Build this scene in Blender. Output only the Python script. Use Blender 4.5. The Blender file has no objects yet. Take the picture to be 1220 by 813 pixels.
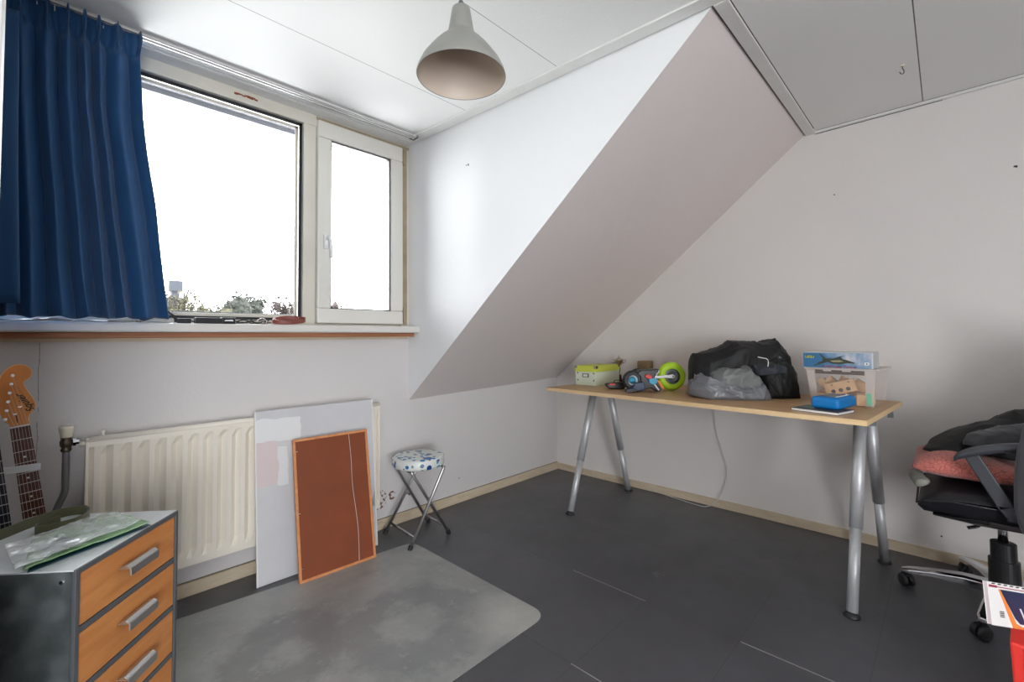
import bpy, bmesh, math, random
from mathutils import Vector, Matrix, noise
random.seed(7)
C = bpy.context.scene.collection
PI = math.pi

# ------------------------------------------------------------------ helpers
def lin(c):
    c = c/255.0
    return c/12.92 if c <= 0.04045 else ((c+0.055)/1.055)**2.4
def rgb(r, g, b): return (lin(r), lin(g), lin(b), 1)

def tag(o, label=None, cat=None, group=None, kind=None):
    if label: o['label'] = label
    if cat: o['category'] = cat
    if group: o['group'] = group
    if kind: o['kind'] = kind
    return o

def thing(name, label, cat, loc=(0, 0, 0), rotz=0, group=None):
    o = bpy.data.objects.new(name, None); C.objects.link(o)
    o.empty_display_size = 0.05
    o.location = loc; o.rotation_euler = (0, 0, rotz)
    return tag(o, label, cat, group)

SPLIT = {'corner_rib', 'edge_strip', 'curtain_hook', 'end_bracket', 'bracket', 'retaining_pin', 'rivet', 'corner_cap', 'pickup', 'string_tree', 'inlay_dot',
         'fret_wire', 'clip', 'beam', 'hinge', 'hole', 'screw_hole', 'pivot', 'handle_loop', 'seat_frame', 'end_stop', 'track', 'rail', 'weather_strip', 'stand_foot', 'wheel_half'}
def obj(name, bm, m, parent=None, **k):
    if name not in SPLIT: return obj1(name, bm, m, parent, **k)
    seen = set(); first = None
    for v0 in list(bm.verts):
        if v0 in seen: continue
        st_, comp = [v0], []
        seen.add(v0)
        while st_:
            v = st_.pop(); comp.append(v)
            for e in v.link_edges:
                q = e.other_vert(v)
                if q not in seen: seen.add(q); st_.append(q)
        idx = {v: i for i, v in enumerate(comp)}; nb = bmesh.new()
        nv = [nb.verts.new(v.co) for v in comp]; fs = {f for v in comp for f in v.link_faces}
        for f in fs: nb.faces.new([nv[idx[v]] for v in f.verts])
        o = obj1(name, nb, m, parent, **k); first = first or o
    bm.free(); return first
def obj1(name, bm, m, parent=None, smooth=False, bevel=0, seg=2, subsurf=0, solid=0, label=None, rot=None, loc=None):
    bmesh.ops.recalc_face_normals(bm, faces=bm.faces[:])
    me = bpy.data.meshes.new(name); bm.to_mesh(me); bm.free()
    if isinstance(m, (list, tuple)):
        for k in m: me.materials.append(k)
    else: me.materials.append(m)
    if smooth:
        for p in me.polygons: p.use_smooth = True
    o = bpy.data.objects.new(name, me); C.objects.link(o)
    if parent: o.parent = parent
    if loc: o.location = loc
    if rot: o.rotation_euler = rot
    if solid:
        s = o.modifiers.new('solid', 'SOLIDIFY'); s.thickness = solid; s.offset = 0
    if bevel:
        b = o.modifiers.new('bevel', 'BEVEL'); b.width = bevel; b.segments = seg; b.limit_method = 'ANGLE'; b.angle_limit = math.radians(40)
        b.harden_normals = False
        if not smooth:
            for p in me.polygons: p.use_smooth = False
    if subsurf:
        s = o.modifiers.new('sub', 'SUBSURF'); s.levels = subsurf; s.render_levels = subsurf
    if smooth == 'auto':
        pass
    if label: o['label'] = label
    return o

def NB(): return bmesh.new()
def box(bm, lo, hi, M=None, mi=0):
    vs = []
    for x in (lo[0], hi[0]):
        for y in (lo[1], hi[1]):
            for z in (lo[2], hi[2]):
                v = Vector((x, y, z))
                if M: v = M @ v
                vs.append(bm.verts.new(v))
    for f in ((0, 1, 3, 2), (4, 6, 7, 5), (0, 4, 5, 1), (2, 3, 7, 6), (0, 2, 6, 4), (1, 5, 7, 3)):
        fc = bm.faces.new([vs[i] for i in f]); fc.material_index = mi
    return bm
def cbox(bm, c, s, M=None, mi=0):
    return box(bm, [c[i]-s[i]/2 for i in range(3)], [c[i]+s[i]/2 for i in range(3)], M, mi)
def hexa(bm, bot, top):
    a = [bm.verts.new(v) for v in bot]; b = [bm.verts.new(v) for v in top]; n = len(a)
    bm.faces.new(a[::-1]); bm.faces.new(b)
    for i in range(n): bm.faces.new((a[i], a[(i+1) % n], b[(i+1) % n], b[i]))
    return bm
def prism(bm, poly, z0, z1, M=None):
    f = (lambda v: M @ Vector(v)) if M else (lambda v: Vector(v))
    return hexa(bm, [f((x, y, z0)) for x, y in poly], [f((x, y, z1)) for x, y in poly])
def frames(pts):
    out = []
    n = len(pts); up = None
    for i in range(n):
        t = (pts[min(i+1, n-1)]-pts[max(i-1, 0)]).normalized()
        if up is None:
            up = Vector((0, 0, 1)) if abs(t.z) < 0.9 else Vector((1, 0, 0))
        s = t.cross(up).normalized(); up = s.cross(t).normalized()
        out.append((s, up))
    return out
def tube(bm, pts, r, n=12, caps=True, flat=1.0):
    pts = [Vector(p) for p in pts]
    rs = r if isinstance(r, (list, tuple)) else [r]*len(pts)
    rings = []
    for p, (s, u), rr in zip(pts, frames(pts), rs):
        rings.append([bm.verts.new(p+s*math.cos(2*PI*k/n)*rr+u*math.sin(2*PI*k/n)*rr*flat) for k in range(n)])
    for a, b in zip(rings, rings[1:]):
        for k in range(n): bm.faces.new((a[k], a[(k+1) % n], b[(k+1) % n], b[k]))
    if caps: bm.faces.new(rings[0][::-1]); bm.faces.new(rings[-1])
    return bm
def spline(pts, n=8):
    pts = [Vector(p) for p in pts]; out = []
    P = [pts[0]]+pts+[pts[-1]]
    for i in range(1, len(P)-2):
        for k in range(n):
            t = k/n
            a, b, c, d = P[i-1], P[i], P[i+1], P[i+2]
            out.append(0.5*((2*b)+(c-a)*t+(2*a-5*b+4*c-d)*t*t+(3*b-a-3*c+d)*t**3))
    out.append(pts[-1]); return out
def lathe(bm, prof, n=32, M=None, closed=False):
    rings = []
    for r, z in prof:
        if r < 1e-5:
            v = Vector((0, 0, z)); rings.append([bm.verts.new(M @ v if M else v)])
        else:
            rg = []
            for k in range(n):
                v = Vector((r*math.cos(2*PI*k/n), r*math.sin(2*PI*k/n), z))
                rg.append(bm.verts.new(M @ v if M else v))
            rings.append(rg)
    pr = list(zip(rings, rings[1:]))
    if closed: pr.append((rings[-1], rings[0]))
    for a, b in pr:
        if len(a) == 1 and len(b) == 1: continue
        for k in range(n):
            if len(a) == 1: bm.faces.new((a[0], b[(k+1) % n], b[k]))
            elif len(b) == 1: bm.faces.new((a[k], a[(k+1) % n], b[0]))
            else: bm.faces.new((a[k], a[(k+1) % n], b[(k+1) % n], b[k]))
    return bm
def grid(bm, nu, nv, f, mi=0):
    vs = [[bm.verts.new(f(i/nu, j/nv)) for j in range(nv+1)] for i in range(nu+1)]
    for i in range(nu):
        for j in range(nv):
            fc = bm.faces.new((vs[i][j], vs[i+1][j], vs[i+1][j+1], vs[i][j+1])); fc.material_index = mi
    return vs
def interp(tab, x):
    if x <= tab[0][0]: return tab[0][1]
    for (a, b), (c, d) in zip(tab, tab[1:]):
        if x <= c:
            t = (x-a)/(c-a); t = t*t*(3-2*t) if False else t
            return b+(d-b)*t
    return tab[-1][1]
def text_bm(bm, s, size, M, depth=0.0004, shear=0, bold=0, mi=0):
    cu = bpy.data.curves.new('txt', 'FONT'); cu.body = s; cu.size = size; cu.extrude = depth; cu.shear = shear; cu.offset = bold
    cu.align_x = 'CENTER'; cu.align_y = 'CENTER'
    o = bpy.data.objects.new('txt', cu); C.objects.link(o)
    bpy.context.view_layer.update()
    me = bpy.data.meshes.new_from_object(o.evaluated_get(bpy.context.evaluated_depsgraph_get()))
    me.transform(M)
    n0 = len(bm.faces); bm.from_mesh(me); bm.faces.ensure_lookup_table()
    for f in bm.faces[n0:]: f.material_index = mi
    bpy.data.objects.remove(o); bpy.data.curves.remove(cu); bpy.data.meshes.remove(me)
def RZ(a): return Matrix.Rotation(a, 4, 'Z')
def RX(a): return Matrix.Rotation(a, 4, 'X')
def RY(a): return Matrix.Rotation(a, 4, 'Y')
def T(*v): return Matrix.Translation(v if len(v) == 3 else v[0])

# ------------------------------------------------------------------ materials
class NT:
    def __init__(s, name):
        s.m = bpy.data.materials.new(name); s.m.use_nodes = True
        s.t = s.m.node_tree; s.n = s.t.nodes; s.l = s.t.links
        s.b = s.n['Principled BSDF']; s.out = s.n['Material Output']
        s.tc = s.n.new('ShaderNodeTexCoord'); s.geo = s.n.new('ShaderNodeNewGeometry')
    def obj(s): return s.tc.outputs['Object']
    def pos(s): return s.geo.outputs['Position']
    def set(s, sock, v):
        if hasattr(v, 'is_output') or isinstance(v, bpy.types.NodeSocket): s.l.new(v, sock)
        else: sock.default_value = v
    def noise(s, scale, detail=4, rough=.5, vec=None, dist=0):
        n = s.n.new('ShaderNodeTexNoise'); n.inputs['Scale'].default_value = scale; n.inputs['Detail'].default_value = detail
        n.inputs['Roughness'].default_value = rough; n.inputs['Distortion'].default_value = dist
        s.l.new(vec if vec else s.obj(), n.inputs['Vector']); return n.outputs['Fac']
    def vor(s, scale, feat='F1', vec=None, out='Distance', rnd=1):
        n = s.n.new('ShaderNodeTexVoronoi'); n.feature = feat; n.inputs['Scale'].default_value = scale
        n.inputs['Randomness'].default_value = rnd
        s.l.new(vec if vec else s.obj(), n.inputs['Vector']); return n.outputs[out]
    def map(s, vec, scale=(1, 1, 1), rot=(0, 0, 0), loc=(0, 0, 0)):
        n = s.n.new('ShaderNodeMapping'); n.inputs['Scale'].default_value = scale; n.inputs['Rotation'].default_value = rot; n.inputs['Location'].default_value = loc
        s.l.new(vec, n.inputs['Vector']); return n.outputs[0]
    def ramp(s, fac, stops):
        n = s.n.new('ShaderNodeValToRGB'); e = n.color_ramp.elements
        while len(e) < len(stops): e.new(.5)
        for k, (p, c) in enumerate(stops):
            e[k].position = p; e[k].color = c if isinstance(c, (tuple, list)) else (c, c, c, 1)
        s.l.new(fac, n.inputs[0]); return n.outputs[0]
    def math(s, op, a, b=0.0, c=0.0):
        n = s.n.new('ShaderNodeMath'); n.operation = op
        s.set(n.inputs[0], a); s.set(n.inputs[1], b); s.set(n.inputs[2], c); return n.outputs[0]
    def mix(s, f, a, b, mode='MIX'):
        n = s.n.new('ShaderNodeMix'); n.data_type = 'RGBA'; n.blend_type = mode
        s.set(n.inputs[0], f); s.set(n.inputs[6], a); s.set(n.inputs[7], b); return n.outputs[2]
    def sep(s, vec):
        n = s.n.new('ShaderNodeSeparateXYZ'); s.l.new(vec, n.inputs[0]); return n.outputs
    def bump(s, h, strength=.2, dist=.01):
        n = s.n.new('ShaderNodeBump'); n.inputs['Strength'].default_value = strength; n.inputs['Distance'].default_value = dist
        s.l.new(h, n.inputs['Height']); s.l.new(n.outputs[0], s.b.inputs['Normal']); return n.outputs[0]
    def col(s, v): s.set(s.b.inputs['Base Color'], v)
    def p(s, **k):
        for a, v in k.items(): s.set(s.b.inputs[a.replace('_', ' ')], v)
        return s
    def line(s, coord, x0, w, dist=None):
        d = s.math('SUBTRACT', coord, x0)
        if dist is not None: d = s.math('ADD', d, dist)
        return s.math('LESS_THAN', s.math('ABSOLUTE', d), w)

def plain(name, c, rough=.5, metal=0, bump=0, bscale=200, var=0, vscale=6, **k):
    t = NT(name)
    if var:
        c2 = tuple(x*(1-var) for x in c[:3])+(1,)
        t.col(t.ramp(t.noise(vscale, 5), [(.3, c), (.7, c2)]))
    else: t.col(c)
    t.p(Roughness=rough, Metallic=metal, **k)
    if bump: t.bump(t.noise(bscale, 3), bump, .002)
    return t.m

def wall_mat(name, c, crack=None, spots=(), stain=None, seams=(), big=.03):
    t = NT(name); P = t.pos(); xyz = t.sep(P)
    c2 = tuple(x*(1-big) for x in c[:3])+(1,)
    col = t.ramp(t.noise(1.7, 5, .6, P), [(.35, c), (.65, c2)])
    if crack:
        ax, x0, zlo, zhi = crack
        wob = t.math('MULTIPLY', t.math('SUBTRACT', t.noise(7, 5, .7, P), .5), .022)
        m = t.line(xyz[ax], x0, .0009, wob)
        m = t.math('MULTIPLY', m, t.math('GREATER_THAN', xyz[2], zlo)); m = t.math('MULTIPLY', m, t.math('LESS_THAN', xyz[2], zhi))
        m = t.math('MULTIPLY', m, t.math('GREATER_THAN', t.noise(9, 2, .5, P), .42))
        col = t.mix(m, col, rgb(138, 134, 130))
    for (p, r) in spots:
        d = t.n.new('ShaderNodeVectorMath'); d.operation = 'DISTANCE'; t.l.new(P, d.inputs[0]); d.inputs[1].default_value = p
        w = t.math('MULTIPLY', t.math('SUBTRACT', t.noise(120, 2, .5, P), .5), r*2.2)
        col = t.mix(t.math('LESS_THAN', t.math('ADD', d.outputs['Value'], w), r), col, rgb(70, 62, 58))
    if stain:
        for (p, r, thr) in stain:
            d = t.n.new('ShaderNodeVectorMath'); d.operation = 'DISTANCE'; t.l.new(P, d.inputs[0]); d.inputs[1].default_value = p
            near = t.math('LESS_THAN', d.outputs['Value'], r)
            sp = t.math('GREATER_THAN', t.noise(55, 4, .6, P), thr)
            col = t.mix(t.math('MULTIPLY', near, sp), col, rgb(120, 80, 62))
    for (ax, v, w, lo, hi, cc) in seams:
        m = t.line(xyz[ax], v, w)
        m = t.math('MULTIPLY', m, t.math('GREATER_THAN', xyz[1-ax], lo)); m = t.math('MULTIPLY', m, t.math('LESS_THAN', xyz[1-ax], hi))
        col = t.mix(m, col, cc)
    t.col(col); t.p(Roughness=.75)
    h = t.math('ADD', t.noise(70, 4, .6, P), t.math('MULTIPLY', t.noise(9, 3, .5, P), 1.5))
    t.bump(h, .25, .004)
    return t.m

M = {}
WHITE = rgb(232, 231, 230)
M['wall_window'] = wall_mat('painted_wall_window', rgb(216, 212, 211), crack=(0, -.005, .45, 1.1), stain=[((1.372, 2.404, .17), .055, .52), ((1.46, 2.404, .175), .025, .5)], spots=[((1.97, 2.404, .16), .004)])  # warm bounce light mixed into the knee wall tone
M['wall_right'] = wall_mat('painted_wall_right', rgb(226, 221, 217), spots=[((3.043, -.248, 1.857), .006), ((3.043, .427, 1.882), .004), ((3.043, .05, .12), .004)])  # paint tone warmed to stand in for light bounced between walls
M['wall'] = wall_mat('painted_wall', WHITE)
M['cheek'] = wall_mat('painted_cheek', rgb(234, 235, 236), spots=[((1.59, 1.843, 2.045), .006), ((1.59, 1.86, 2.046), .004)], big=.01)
M['slope'] = wall_mat('painted_slope', rgb(224, 215, 211), big=.03)  # warm interreflection put into the slope colour
GR = rgb(150, 148, 146)
M['ceiling'] = wall_mat('ceiling_boards', rgb(236, 236, 234), big=.015, seams=[
    (1, 1.78, .0015, -2, 1.55, GR), (1, 1.187, .0015, -2, 1.55, GR), (1, .05, .002, 1.6, 3.1, rgb(95, 92, 90)), (1, .62, .002, -2, 1.0, GR)])
M['trim'] = plain('white_painted_wood', rgb(226, 225, 222), .45, var=.05, vscale=12, bump=.1)
M['gap'] = plain('dark_gap', rgb(92, 86, 80), .9)
def floor_mat():
    t = NT('slate_vinyl'); P = t.pos(); x, y, z = t.sep(P)
    base = t.ramp(t.noise(2.2, 8, .62, P), [(.3, rgb(58, 59, 64)), (.7, rgb(75, 76, 83))])
    fx = t.math('FRACT', t.math('DIVIDE', t.math('SUBTRACT', x, 1.26-.505*20), .505))
    fy = t.math('FRACT', t.math('DIVIDE', t.math('SUBTRACT', y, .575-.365*20), .365))
    ex = t.math('MINIMUM', fx, t.math('SUBTRACT', 1, fx)); ey = t.math('MINIMUM', fy, t.math('SUBTRACT', 1, fy))
    sx = t.math('LESS_THAN', ex, .003); sy = t.math('LESS_THAN', ey, .0032)
    tone = t.vor(1.0, 'F1', t.map(P, (1/.505, 1/.365, .001), loc=(-1.26/.505+.5, -.575/.365+.5, 0)), 'Color', rnd=0)
    tn = t.n.new('ShaderNodeSeparateColor'); t.l.new(tone, tn.inputs[0])
    base = t.mix(t.math('MULTIPLY', tn.outputs[0], .12), base, rgb(30, 31, 34))
    base = t.mix(t.math('MULTIPLY', t.math('MAXIMUM', sx, sy), .75), base, rgb(20, 20, 22))
    # pale seam stretches
    def seg(ax, v, lo, hi):
        c = (x, y)[ax]; o = (y, x)[ax]
        m = t.line(c, v, .0020); m = t.math('MULTIPLY', m, t.math('GREATER_THAN', o, lo)); return t.math('MULTIPLY', m, t.math('LESS_THAN', o, hi))
    w = seg(0, 1.765, .94, 1.31)
    w = t.math('MAXIMUM', w, seg(0, 1.765, .2, .57)); w = t.math('MAXIMUM', w, seg(0, 1.26, .7, .95))
    base = t.mix(t.math('MULTIPLY', w, .85), base, rgb(176, 174, 170))
    sc = t.math('GREATER_THAN', t.noise(3.1, 6, .7, t.map(P, (1, 1, 1), loc=(3.3, 1, 0))), .69)
    base = t.mix(t.math('MULTIPLY', sc, .25), base, rgb(120, 122, 126))
    sp = t.math('LESS_THAN', t.vor(4.5, 'F1', t.map(P, (1, 1, .01))), .012)
    base = t.mix(sp, base, rgb(200, 198, 192))
    t.col(base)
    t.p(Roughness=t.ramp(t.noise(6, 5, .6, P), [(.3, .46), (.7, .58)])); t.p(**{'Specular_IOR_Level': .9, 'Coat_Weight': .7, 'Coat_Roughness': .55})
    h = t.math('SUBTRACT', t.math('MULTIPLY', t.noise(28, 6, .65, P), .6), t.math('MULTIPLY', t.math('MAXIMUM', sx, sy), .5))
    t.bump(h, .25, .003); return t.m
M['floor'] = floor_mat()
def wood_mat(name, a, b, scale=6, stretch=(1, 12, 12), rough=.45, grain=.5):
    t = NT(name); v = t.map(t.obj(), stretch)
    n = t.noise(scale, 6, .6, v, .6)
    t.col(t.ramp(n, [(.25, a), (.75, b)])); t.p(Roughness=rough); t.bump(n, .06, .002); return t.m
M['desk'] = wood_mat('beech_laminate', rgb(204, 168, 124), rgb(184, 144, 100), 5, (10, .8, 10), .42)
M['desk_edge'] = wood_mat('pale_edge_band', rgb(236, 206, 160), rgb(224, 190, 142), 5, (8, 1, 8), .5)
M['pine'] = wood_mat('pine_front', rgb(219, 150, 88), rgb(196, 120, 62), 3.5, (1.2, 6, 9), .5)
M['base'] = wood_mat('bare_baseboard', rgb(214, 200, 176), rgb(190, 170, 142), 3, (2, 2, 10), .7)
M['sill_wood'] = wood_mat('reddish_sill_batten', rgb(186, 128, 92), rgb(140, 84, 54), 3, (1, 14, 30), .6)
M['sill'] = plain('sill_paint', rgb(220, 216, 210), .35, var=.04)
M['frame'] = plain('cream_window_paint', rgb(218, 213, 200), .4, var=.1, vscale=4, bump=.05)
M['sash'] = plain('cream_sash_paint', rgb(222, 219, 211), .38, var=.05, vscale=3)
M['dirty'] = plain('grimy_rebate', rgb(168, 152, 126), .7, var=.25, vscale=9)
M['rubber'] = plain('black_rubber', rgb(34, 35, 38), .5)
M['black_plastic'] = plain('black_plastic', rgb(28, 28, 30), .35, bump=.05)
M['white_plastic'] = plain('white_plastic', rgb(235, 235, 235), .25)
M['alu'] = plain('brushed_aluminium', rgb(205, 205, 205), .35, 1)
M['chrome'] = plain('chrome', rgb(215, 215, 218), .12, 1)
M['leg'] = plain('silver_lacquered_steel', rgb(196, 198, 200), .40, .35)
M['dark_steel'] = plain('dark_steel', rgb(104, 107, 110), .42, .35)
M['grey_shade'] = plain('grey_lamp_enamel', rgb(146, 146, 140), .35, bump=.02)
M['shade_in'] = plain('lamp_inside_enamel', rgb(214, 198, 182), .45)
M['radiator'] = plain('cream_radiator_enamel', rgb(240, 232, 218), .38, var=.05, vscale=5)
M['brass'] = plain('tarnished_brass', rgb(110, 96, 84), .45, .8, var=.3, vscale=40)
M['pipe'] = plain('painted_grey_pipe', rgb(120, 118, 120), .4, .4)
M['ivory'] = plain('ivory_plastic', rgb(226, 218, 196), .4)
def glass_mat(name, tint=(1, 1, 1, 1), refl=1.0):
    t = NT(name); t.n.remove(t.b)
    tr = t.n.new('ShaderNodeBsdfTransparent'); tr.inputs[0].default_value = tint
    gl = t.n.new('ShaderNodeBsdfGlossy'); gl.inputs['Roughness'].default_value = .01
    fr = t.n.new('ShaderNodeFresnel'); fr.inputs[0].default_value = 1.45
    mx = t.n.new('ShaderNodeMixShader'); t.l.new(t.math('MULTIPLY', fr.outputs[0], refl), mx.inputs[0]); t.l.new(tr.outputs[0], mx.inputs[1]); t.l.new(gl.outputs[0], mx.inputs[2])
    t.l.new(mx.outputs[0], t.out.inputs[0]); return t.m
M['glass'] = glass_mat('window_glass')
def translucent_plastic(name, c, alpha, rough=.3, noisy=0):
    t = NT(name); t.n.remove(t.b)
    tr = t.n.new('ShaderNodeBsdfTransparent'); b = t.n.new('ShaderNodeBsdfPrincipled'); b.inputs['Base Color'].default_value = c; b.inputs['Roughness'].default_value = rough
    mx = t.n.new('ShaderNodeMixShader'); mx.inputs[0].default_value = alpha
    if noisy: t.l.new(t.ramp(t.noise(noisy, 5, .6), [(.35, alpha*.5), (.65, min(1, alpha*1.6))]), mx.inputs[0])
    t.l.new(tr.outputs[0], mx.inputs[1]); t.l.new(b.outputs[0], mx.inputs[2]); t.l.new(mx.outputs[0], t.out.inputs[0]); return t.m
M['clear_box'] = translucent_plastic('clear_storage_plastic', rgb(228, 214, 204), .2, .2)
M['clear_rim'] = translucent_plastic('clear_rim_plastic', rgb(222, 214, 208), .62, .25)
M['film'] = translucent_plastic('crinkled_film', rgb(235, 240, 240), .35, .12, 14)
M['jar_glass'] = translucent_plastic('jar_glass', rgb(200, 195, 188), .22, .1)
def mat_mat():
    t = NT('clear_floor_mat'); P = t.pos(); t.n.remove(t.b)
    tr = t.n.new('ShaderNodeBsdfTransparent'); b = t.n.new('ShaderNodeBsdfPrincipled')
    n1 = t.noise(2.6, 8, .68, t.map(P, (1, 1, 1), loc=(.4, .25, 0)), .4)
    # worn crescent where a chair rolled
    def dist(p):
        d = t.n.new('ShaderNodeVectorMath'); d.operation = 'DISTANCE'; t.l.new(P, d.inputs[0]); d.inputs[1].default_value = p; return d.outputs['Value']
    wn = t.math('MULTIPLY', t.math('SUBTRACT', t.noise(7, 6, .7, P), .5), .30)
    def ringm(p, r, w):
        v = t.math('SUBTRACT', t.math('ABSOLUTE', t.math('SUBTRACT', t.math('ADD', dist(p), wn), r)), w)
        return t.ramp(v, [(0.0, 1.0), (.06, 0.0)])
    worn = t.math('MAXIMUM', ringm((1.02, 1.52, 0), .20, .05), ringm((.62, 1.72, 0), .14, .05))
    base = t.ramp(n1, [(.3, rgb(138, 141, 140)), (.7, rgb(186, 188, 184))])
    base = t.mix(t.math('MULTIPLY', worn, .55), base, rgb(118, 121, 124))
    pale = t.ramp(t.math('ADD', dist((1.28, 1.28, 0)), wn), [(.02, .7), (.2, 0.0)])
    base = t.mix(pale, base, rgb(214, 212, 204))
    base = t.mix(t.math('MULTIPLY', t.math('GREATER_THAN', t.noise(11, 8, .78, P), .60), .30), base, rgb(196, 198, 194))
    base = t.mix(t.math('MULTIPLY', t.math('GREATER_THAN', t.noise(60, 2, .5, t.map(P, (1, 1, 1), loc=(2, 5, 0))), .80), .6), base, rgb(50, 50, 50))
    fleck = t.math('GREATER_THAN', t.noise(34, 3, .7, P), .72)
    base = t.mix(t.math('MULTIPLY', fleck, .25), base, rgb(190, 192, 192))
    t.l.new(base, b.inputs['Base Color']); b.inputs['Coat Weight'].default_value = 1; b.inputs['Coat Roughness'].default_value = .52; b.inputs['Roughness'].default_value = .45; b.inputs['Specular IOR Level'].default_value = .9
    bp = t.n.new('ShaderNodeBump'); bp.inputs['Strength'].default_value = .2; bp.inputs['Distance'].default_value = .004
    t.l.new(t.noise(5, 5, .6, P), bp.inputs['Height']); t.l.new(bp.outputs[0], b.inputs['Normal'])
    mx = t.n.new('ShaderNodeMixShader'); mx.inputs[0].default_value = .84
    t.l.new(tr.outputs[0], mx.inputs[1]); t.l.new(b.outputs[0], mx.inputs[2]); t.l.new(mx.outputs[0], t.out.inputs[0]); return t.m
M['mat'] = mat_mat()
def fabric(name, c, rough=.85, scale=500, bump=.15, sheen=.3, var=.1):
    t = NT(name); c2 = tuple(x*(1-var) for x in c[:3])+(1,)
    t.col(t.ramp(t.noise(5, 3), [(.3, c), (.7, c2)])); t.p(Roughness=rough, Sheen_Weight=sheen)
    t.bump(t.noise(scale, 2), bump, .001); return t.m
M['curtain'] = fabric('blue_curtain_cloth', rgb(28, 80, 130), .6, 700, .1, .15)
_n = M['curtain'].node_tree; _tl = _n.nodes.new('ShaderNodeBsdfTranslucent'); _tl.inputs[0].default_value = rgb(24, 84, 160); _mx = _n.nodes.new('ShaderNodeMixShader'); _mx.inputs[0].default_value = .06
_n.links.new(_n.nodes['Principled BSDF'].outputs[0], _mx.inputs[1]); _n.links.new(_tl.outputs[0], _mx.inputs[2]); _n.links.new(_mx.outputs[0], _n.nodes['Material Output'].inputs[0])
M['black_cloth'] = fabric('black_jacket_cloth', rgb(11, 11, 13), .6, 500, .1, .02)
M['grey_cloth'] = fabric('shiny_grey_quilting', rgb(122, 124, 130), .3, 300, .05, 0)
M['greyb_cloth'] = fabric('grey_green_lining', rgb(120, 123, 122), .5, 300, .1, 0)
M['navy_cloth'] = fabric('dark_teal_cloth', rgb(34, 42, 50), .6, 300, .1, .1)
M['char_cloth'] = fabric('charcoal_sleeve_cloth', rgb(62, 62, 66), .8, 500, .15, .2)
M['leather'] = plain('black_leatherette', rgb(30, 30, 34), .38, bump=.15, bscale=180)
M['arm_plastic'] = plain('dark_grey_plastic', rgb(58, 60, 66), .45, bump=.05)
M['grey_rag'] = fabric('grey_towel', rgb(150, 150, 138), .9, 300, .3)
def cushion_mat():
    t = NT('coral_cushion_cloth'); v = t.vor(62, 'DISTANCE_TO_EDGE', t.map(t.obj(), (1, 1, 1.5)))
    line = t.ramp(v, [(.0, 0.0), (.09, 1.0)])
    t.col(t.mix(line, rgb(150, 76, 70), rgb(208, 118, 106))); t.p(Roughness=.8, Sheen_Weight=.3); t.bump(line, .5, .003); return t.m
M['cushion'] = cushion_mat()
def stool_mat():
    t = NT('dotted_vinyl'); ob = t.obj(); col = rgb(222, 226, 222)
    for sc, off, r0, c in ((22, 0, .34, rgb(128, 150, 160)), (18, 3.1, .36, rgb(28, 72, 140)), (21, 7.7, .33, rgb(70, 160, 178)), (24, 5.2, .30, rgb(100, 124, 150)), (30, 1.9, .30, rgb(40, 110, 170))):
        v = t.n.new('ShaderNodeTexVoronoi'); v.inputs['Scale'].default_value = sc; v.inputs['Randomness'].default_value = .75
        t.l.new(t.map(ob, (1, 1, 1), loc=(off, off*.7, off*.3)), v.inputs['Vector'])
        sel = t.n.new('ShaderNodeSeparateColor'); t.l.new(v.outputs['Color'], sel.inputs[0])
        m = t.math('LESS_THAN', v.outputs['Distance'], t.math('MULTIPLY', sel.outputs[0], r0+.12))
        m = t.math('MULTIPLY', m, t.math('GREATER_THAN', sel.outputs[0], .35))
        col = t.mix(m, col, c)
    t.col(col); t.p(Roughness=.28); return t.m
M['stool'] = stool_mat()
def galv():
    t = NT('galvanised_steel'); ob = t.obj()
    v = t.vor(26, 'SMOOTH_F1', ob, 'Color'); s = t.n.new('ShaderNodeSeparateColor'); t.l.new(v, s.inputs[0])
    n = t.math('ADD', t.math('MULTIPLY', s.outputs[0], .5), t.math('MULTIPLY', t.noise(12, 6, .7, ob), .6))
    t.col(t.ramp(n, [(.25, rgb(104, 112, 110)), (.8, rgb(160, 168, 170))])); t.p(Metallic=.7, Roughness=t.ramp(n, [(.2, .28), (.8, .45)])); return t.m
M['galv'] = galv()
M['galv_top'] = plain('galvanised_top_with_reflection', rgb(238, 242, 244), .35, .1, var=.12, vscale=20)  # window reflection put into the pale colour of the steel top
M['hardboard'] = plain('brown_hardboard', rgb(134, 66, 32), .65, var=.16, vscale=7, bump=.1, bscale=300)
M['frame_wood'] = wood_mat('orange_pine_moulding', rgb(220, 152, 100), rgb(196, 122, 74), 5, (8, 8, 8), .5)
def board_mat():
    t = NT('whiteboard_with_faded_patches'); x, y, z = t.sep(t.obj())
    col = t.ramp(t.noise(3, 5, .6), [(.3, rgb(214, 214, 216)), (.7, rgb(202, 201, 204))])
    def rect(x0, x1, z0, z1):
        w = t.math('MULTIPLY', t.math('SUBTRACT', t.noise(9, 3, .5), .5), .05)
        m = t.math('MULTIPLY', t.math('GREATER_THAN', t.math('ADD', x, w), x0), t.math('LESS_THAN', t.math('ADD', x, w), x1))
        m = t.math('MULTIPLY', m, t.math('GREATER_THAN', t.math('ADD', z, w), z0)); return t.math('MULTIPLY', m, t.math('LESS_THAN', t.math('ADD', z, w), z1))
    col = t.mix(rect(-.05, .09, .43, .63), col, rgb(220, 204, 204))
    col = t.mix(rect(.09, .14, .42, .60), col, rgb(228, 228, 230))
    col = t.mix(rect(-.05, .2, .63, .73), col, rgb(230, 230, 230))
    t.col(col); t.p(Roughness=.35); return t.m
M['board'] = board_mat()
M['sky_blue'] = plain('cobalt_blue_nylon', rgb(0, 118, 190), .55, bump=.2, bscale=400)
M['lime'] = plain('lime_rubber', rgb(176, 214, 38), .45, bump=.03)
M['lime_box'] = plain('lime_card', rgb(206, 214, 84), .55)
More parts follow.
